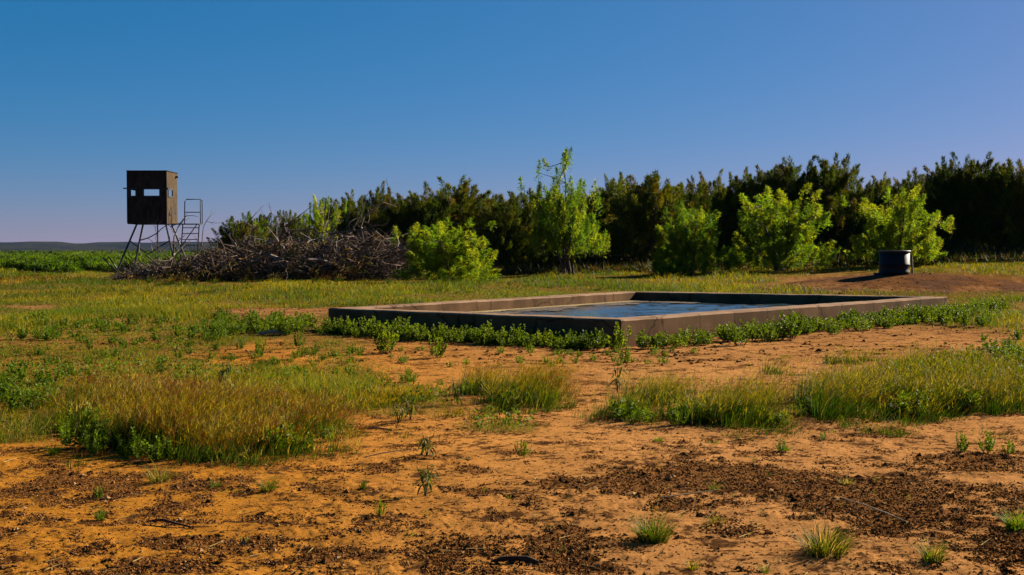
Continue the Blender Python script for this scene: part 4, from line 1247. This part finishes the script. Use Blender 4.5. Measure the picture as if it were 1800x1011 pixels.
for args in ((1150, 952, .145, 380, .06, 'bushy green grass tuft leaning right in the lower middle right', [OLIVE, GREEN, STRAW], [3, 3, 1]),
             (1452, 975, .145, 460, .085, 'grey-green spiky tussock with a dark base at the lower right', [OLIVE * .8, DKG, STRAW], [3, 3, 2]),
             (1640, 985, .12, 110, .04, 'thin sparse tuft right of the spiky tussock', [OLIVE, STRAW, GREEN], [3, 2, 1]),
             (1790, 930, .12, 200, .05, 'bright green tuft at the lower right edge', [GREEN * 1.3, OLIVE], [3, 1]),
             (1488, 850, .05, 70, .04, 'flat pale tuft on the dark litter', [STRAW, OLIVE], [2, 2]),
             (1256, 862, .07, 50, .02, 'small yellow-green tuft on the dark litter', [OLIVE, YEL], [3, 1]),
             (1258, 918, .05, 70, .05, 'low yellow-green tuft above the bushy one', [OLIVE, YEL], [3, 1]),
             (1158, 775, .05, 60, .03, 'low bright tuft left under the long grass bank', [GREEN * 1.5, OLIVE], [3, 1]),
             (1255, 783, .05, 40, .03, 'faint low tuft under the long grass bank', [GREEN * 1.3, OLIVE], [3, 1]),
             (1378, 792, .06, 70, .035, 'bright low tuft right under the long grass bank', [GREEN * 1.6, OLIVE], [3, 1]),
             (472, 865, .11, 80, .03, 'spiky tuft below the right end of the left grass bank', [OLIVE, GREEN, STRAW], [3, 3, 1]),
             (378, 858, .06, 60, .03, 'low green tuft below the left grass bank', [GREEN * 1.4, OLIVE], [3, 1]),
             (280, 848, .14, 120, .05, 'pale spiky tuft sticking out of the foot of the left grass bank', [OLIVE, STRAW], [3, 2]),
             (1220, 1000, .06, 40, .02, 'small sprig at the lower edge under the bushy tuft', [OLIVE, YEL], [3, 1]),
             (1345, 1005, .05, 30, .02, 'tiny sprig at the bottom edge left of the spiky tussock', [GREEN, OLIVE], [3, 1]),
             (175, 908, .05, 30, .02, 'tiny green sprig at the lower left', [GREEN * 1.4, OLIVE], [3, 1]),
             (95, 800, .12, 70, .03, 'thin upright grass at the left edge of the grass bank', [GREEN, OLIVE], [3, 1]),
             (1465, 762, .05, 30, .02, 'small sprig left of the litter patch', [GREEN, OLIVE], [3, 1])):
    tussock('grass_tuft', *args, TG)

# ------------------------------------------------------------------ litter, clods, sticks
acc = Acc()
def crumbs(n, d0, d1, smin, smax, need=.02, extra=.05):
    y = 1 / rng.uniform(1 / d1, 1 / d0, n); x = y * rng.uniform(-.5, .5, n); z = gz(x, y) + fine(x, y)
    u, v = project(x, y, z); L = litter(u, v, x, y)
    kp = (L > need + rng.normal(0, .08, n)) | (rng.random(n) < extra)
    x, y, z, L = x[kp], y[kp], z[kp], L[kp]; n = len(x)
    s_ = rng.uniform(smin, smax, n) * rng.uniform(.5, 1.5, n)
    o5 = np.array([[1, 0, 0], [0, 1, 0], [-1, 0, 0], [0, -1, 0], [0, 0, 1]], float)
    T = np.array([[0, 1, 4], [1, 2, 4], [2, 3, 4], [3, 0, 4]])
    sc = np.stack([s_ * rng.uniform(.7, 1.9, n), s_ * rng.uniform(.6, 1.2, n), s_ * rng.uniform(.4, 1.0, n)], 1)
    q = o5[None] * sc[:, None] + rng.normal(0, .22, (n, 5, 3)) * s_[:, None, None]
    an = rng.uniform(0, 6.28, n); ca, sa = np.cos(an)[:, None], np.sin(an)[:, None]
    V = np.stack([q[..., 0] * ca - q[..., 1] * sa + x[:, None], q[..., 0] * sa + q[..., 1] * ca + y[:, None], q[..., 2] + z[:, None]], -1)
    cc = pick(n, [C3(.26, .105, .028), C3(.14, .058, .018), C3(.055, .026, .010), C3(.36, .20, .08)], [3.5, 4, 2, 1])
    acc.add(V.reshape(-1, 3), (np.arange(n)[:, None, None] * 5 + T[None]).reshape(-1, 3), np.repeat(cc, 5, 0))
crumbs(360000, 4.6, 15, .003, .0065)
crumbs(9000, 4.6, 14, .008, .015, .1, .01)
crumbs(14000, 14, 40, .012, .025, .0, .03)
tag(link('litter', acc.mesh('litter', M_CRUMB)), 'dark crumbs of manure, bark and clods scattered over the sand', kind='stuff')

acc = Acc()   # fine dry stems lying about
n = 2600
y = 1 / rng.uniform(1 / 20, 1 / 4.6, n); x = y * rng.uniform(-.5, .5, n); z = gz(x, y) + .006
an = rng.normal(.2, .9, n)
sprays(acc, np.stack([x, y, z + .004], 1), np.stack([np.cos(an), np.sin(an), rng.uniform(-.02, .12, n)], 1), rng.uniform(.03, .16, n), rng.uniform(.002, .005, n), pick(n, [STRAW, C3(.14, .08, .05), C3(.05, .03, .02)], [2, 3, 3]))
tag(link('straw', acc.mesh('straw', M_CRUMB)), 'fine dry stems lying loose on the sand', kind='stuff')

def stick(u, v, pts, rad, col, label, name='stick'):
    g = ground(u, v); a = Acc(); tube(a, pts, rad, 7, C3(*col)); o = link(name, a.mesh(name, M_DEAD)); o.location = g + Vector((0, 0, .012)); tag(o, label, 'stick')
stick(905, 992, [(-.10, 0, 0), (-.05, .01, .008), (0, .012, .012), (.05, .006, .008), (.10, -.01, 0)], [.004, .012, .009, .014, .004], (.07, .045, .030), 'dark thick stick lying on the sand at the bottom middle')
stick(1215, 875, [(-.16, -.05, 0), (0, 0, .01), (.16, .06, .02)], [.003, .003, .002], (.5, .38, .22), 'thin straw-coloured stalk beside the small tuft on the litter')
stick(1530, 905, [(-.09, .22, .03), (-.02, .05, .03), (.05, -.12, .02), (.12, -.26, 0)], [.0025, .003, .003, .002], (.5, .4, .26), 'long thin pale stalk crossing the dark litter')
stick(290, 925, [(-.10, .05, 0), (-.02, .03, .012), (.05, -.03, .01), (.14, -.07, 0), (.24, -.07, 0)], [.004, .007, .006, .004, .002], (.08, .045, .03), 'dark crooked root lying on the sand at the lower left')
stick(480, 590, [(-.22, 0, .02), (0, .02, .05), (.2, -.02, .02)], [.02, .03, .015], (.42, .33, .24), 'short pale weathered stick below the green patch left of the tank')
stick(680, 805, [(-.14, -.05, 0), (-.02, 0, .02), (.1, .05, .03)], [.003, .004, .002], (.42, .32, .2), 'pale dry stalk left of the drooping weeds')
stick(660, 760, [(-.12, .03, .01), (0, 0, .02), (.12, -.02, .01)], [.006, .008, .005], (.25, .17, .11), 'broken brown stick right of the left grass bank')

# ------------------------------------------------------------------ haze
me = raw_mesh('haze', np.array([(x, y, z) for z in (-2.5, 46) for (x, y) in ((-6100, -6100), (6100, -6100), (6100, 6100), (-6100, 6100))], float),
              np.array([(3, 2, 1, 0), (4, 5, 6, 7), (0, 1, 5, 4), (1, 2, 6, 5), (2, 3, 7, 6), (3, 0, 4, 7)]), None)
m, t, o = mat('haze')
vp = t.nodes.new('ShaderNodeVolumePrincipled'); vp.inputs['Density'].default_value = .00002
vp.inputs['Color'].default_value = (.22, .40, .85, 1)
t.links.new(vp.outputs[0], o.inputs['Volume'])
me.materials.append(m)
tag(link('haze', me), 'thin blue haze over the far plain', kind='stuff')
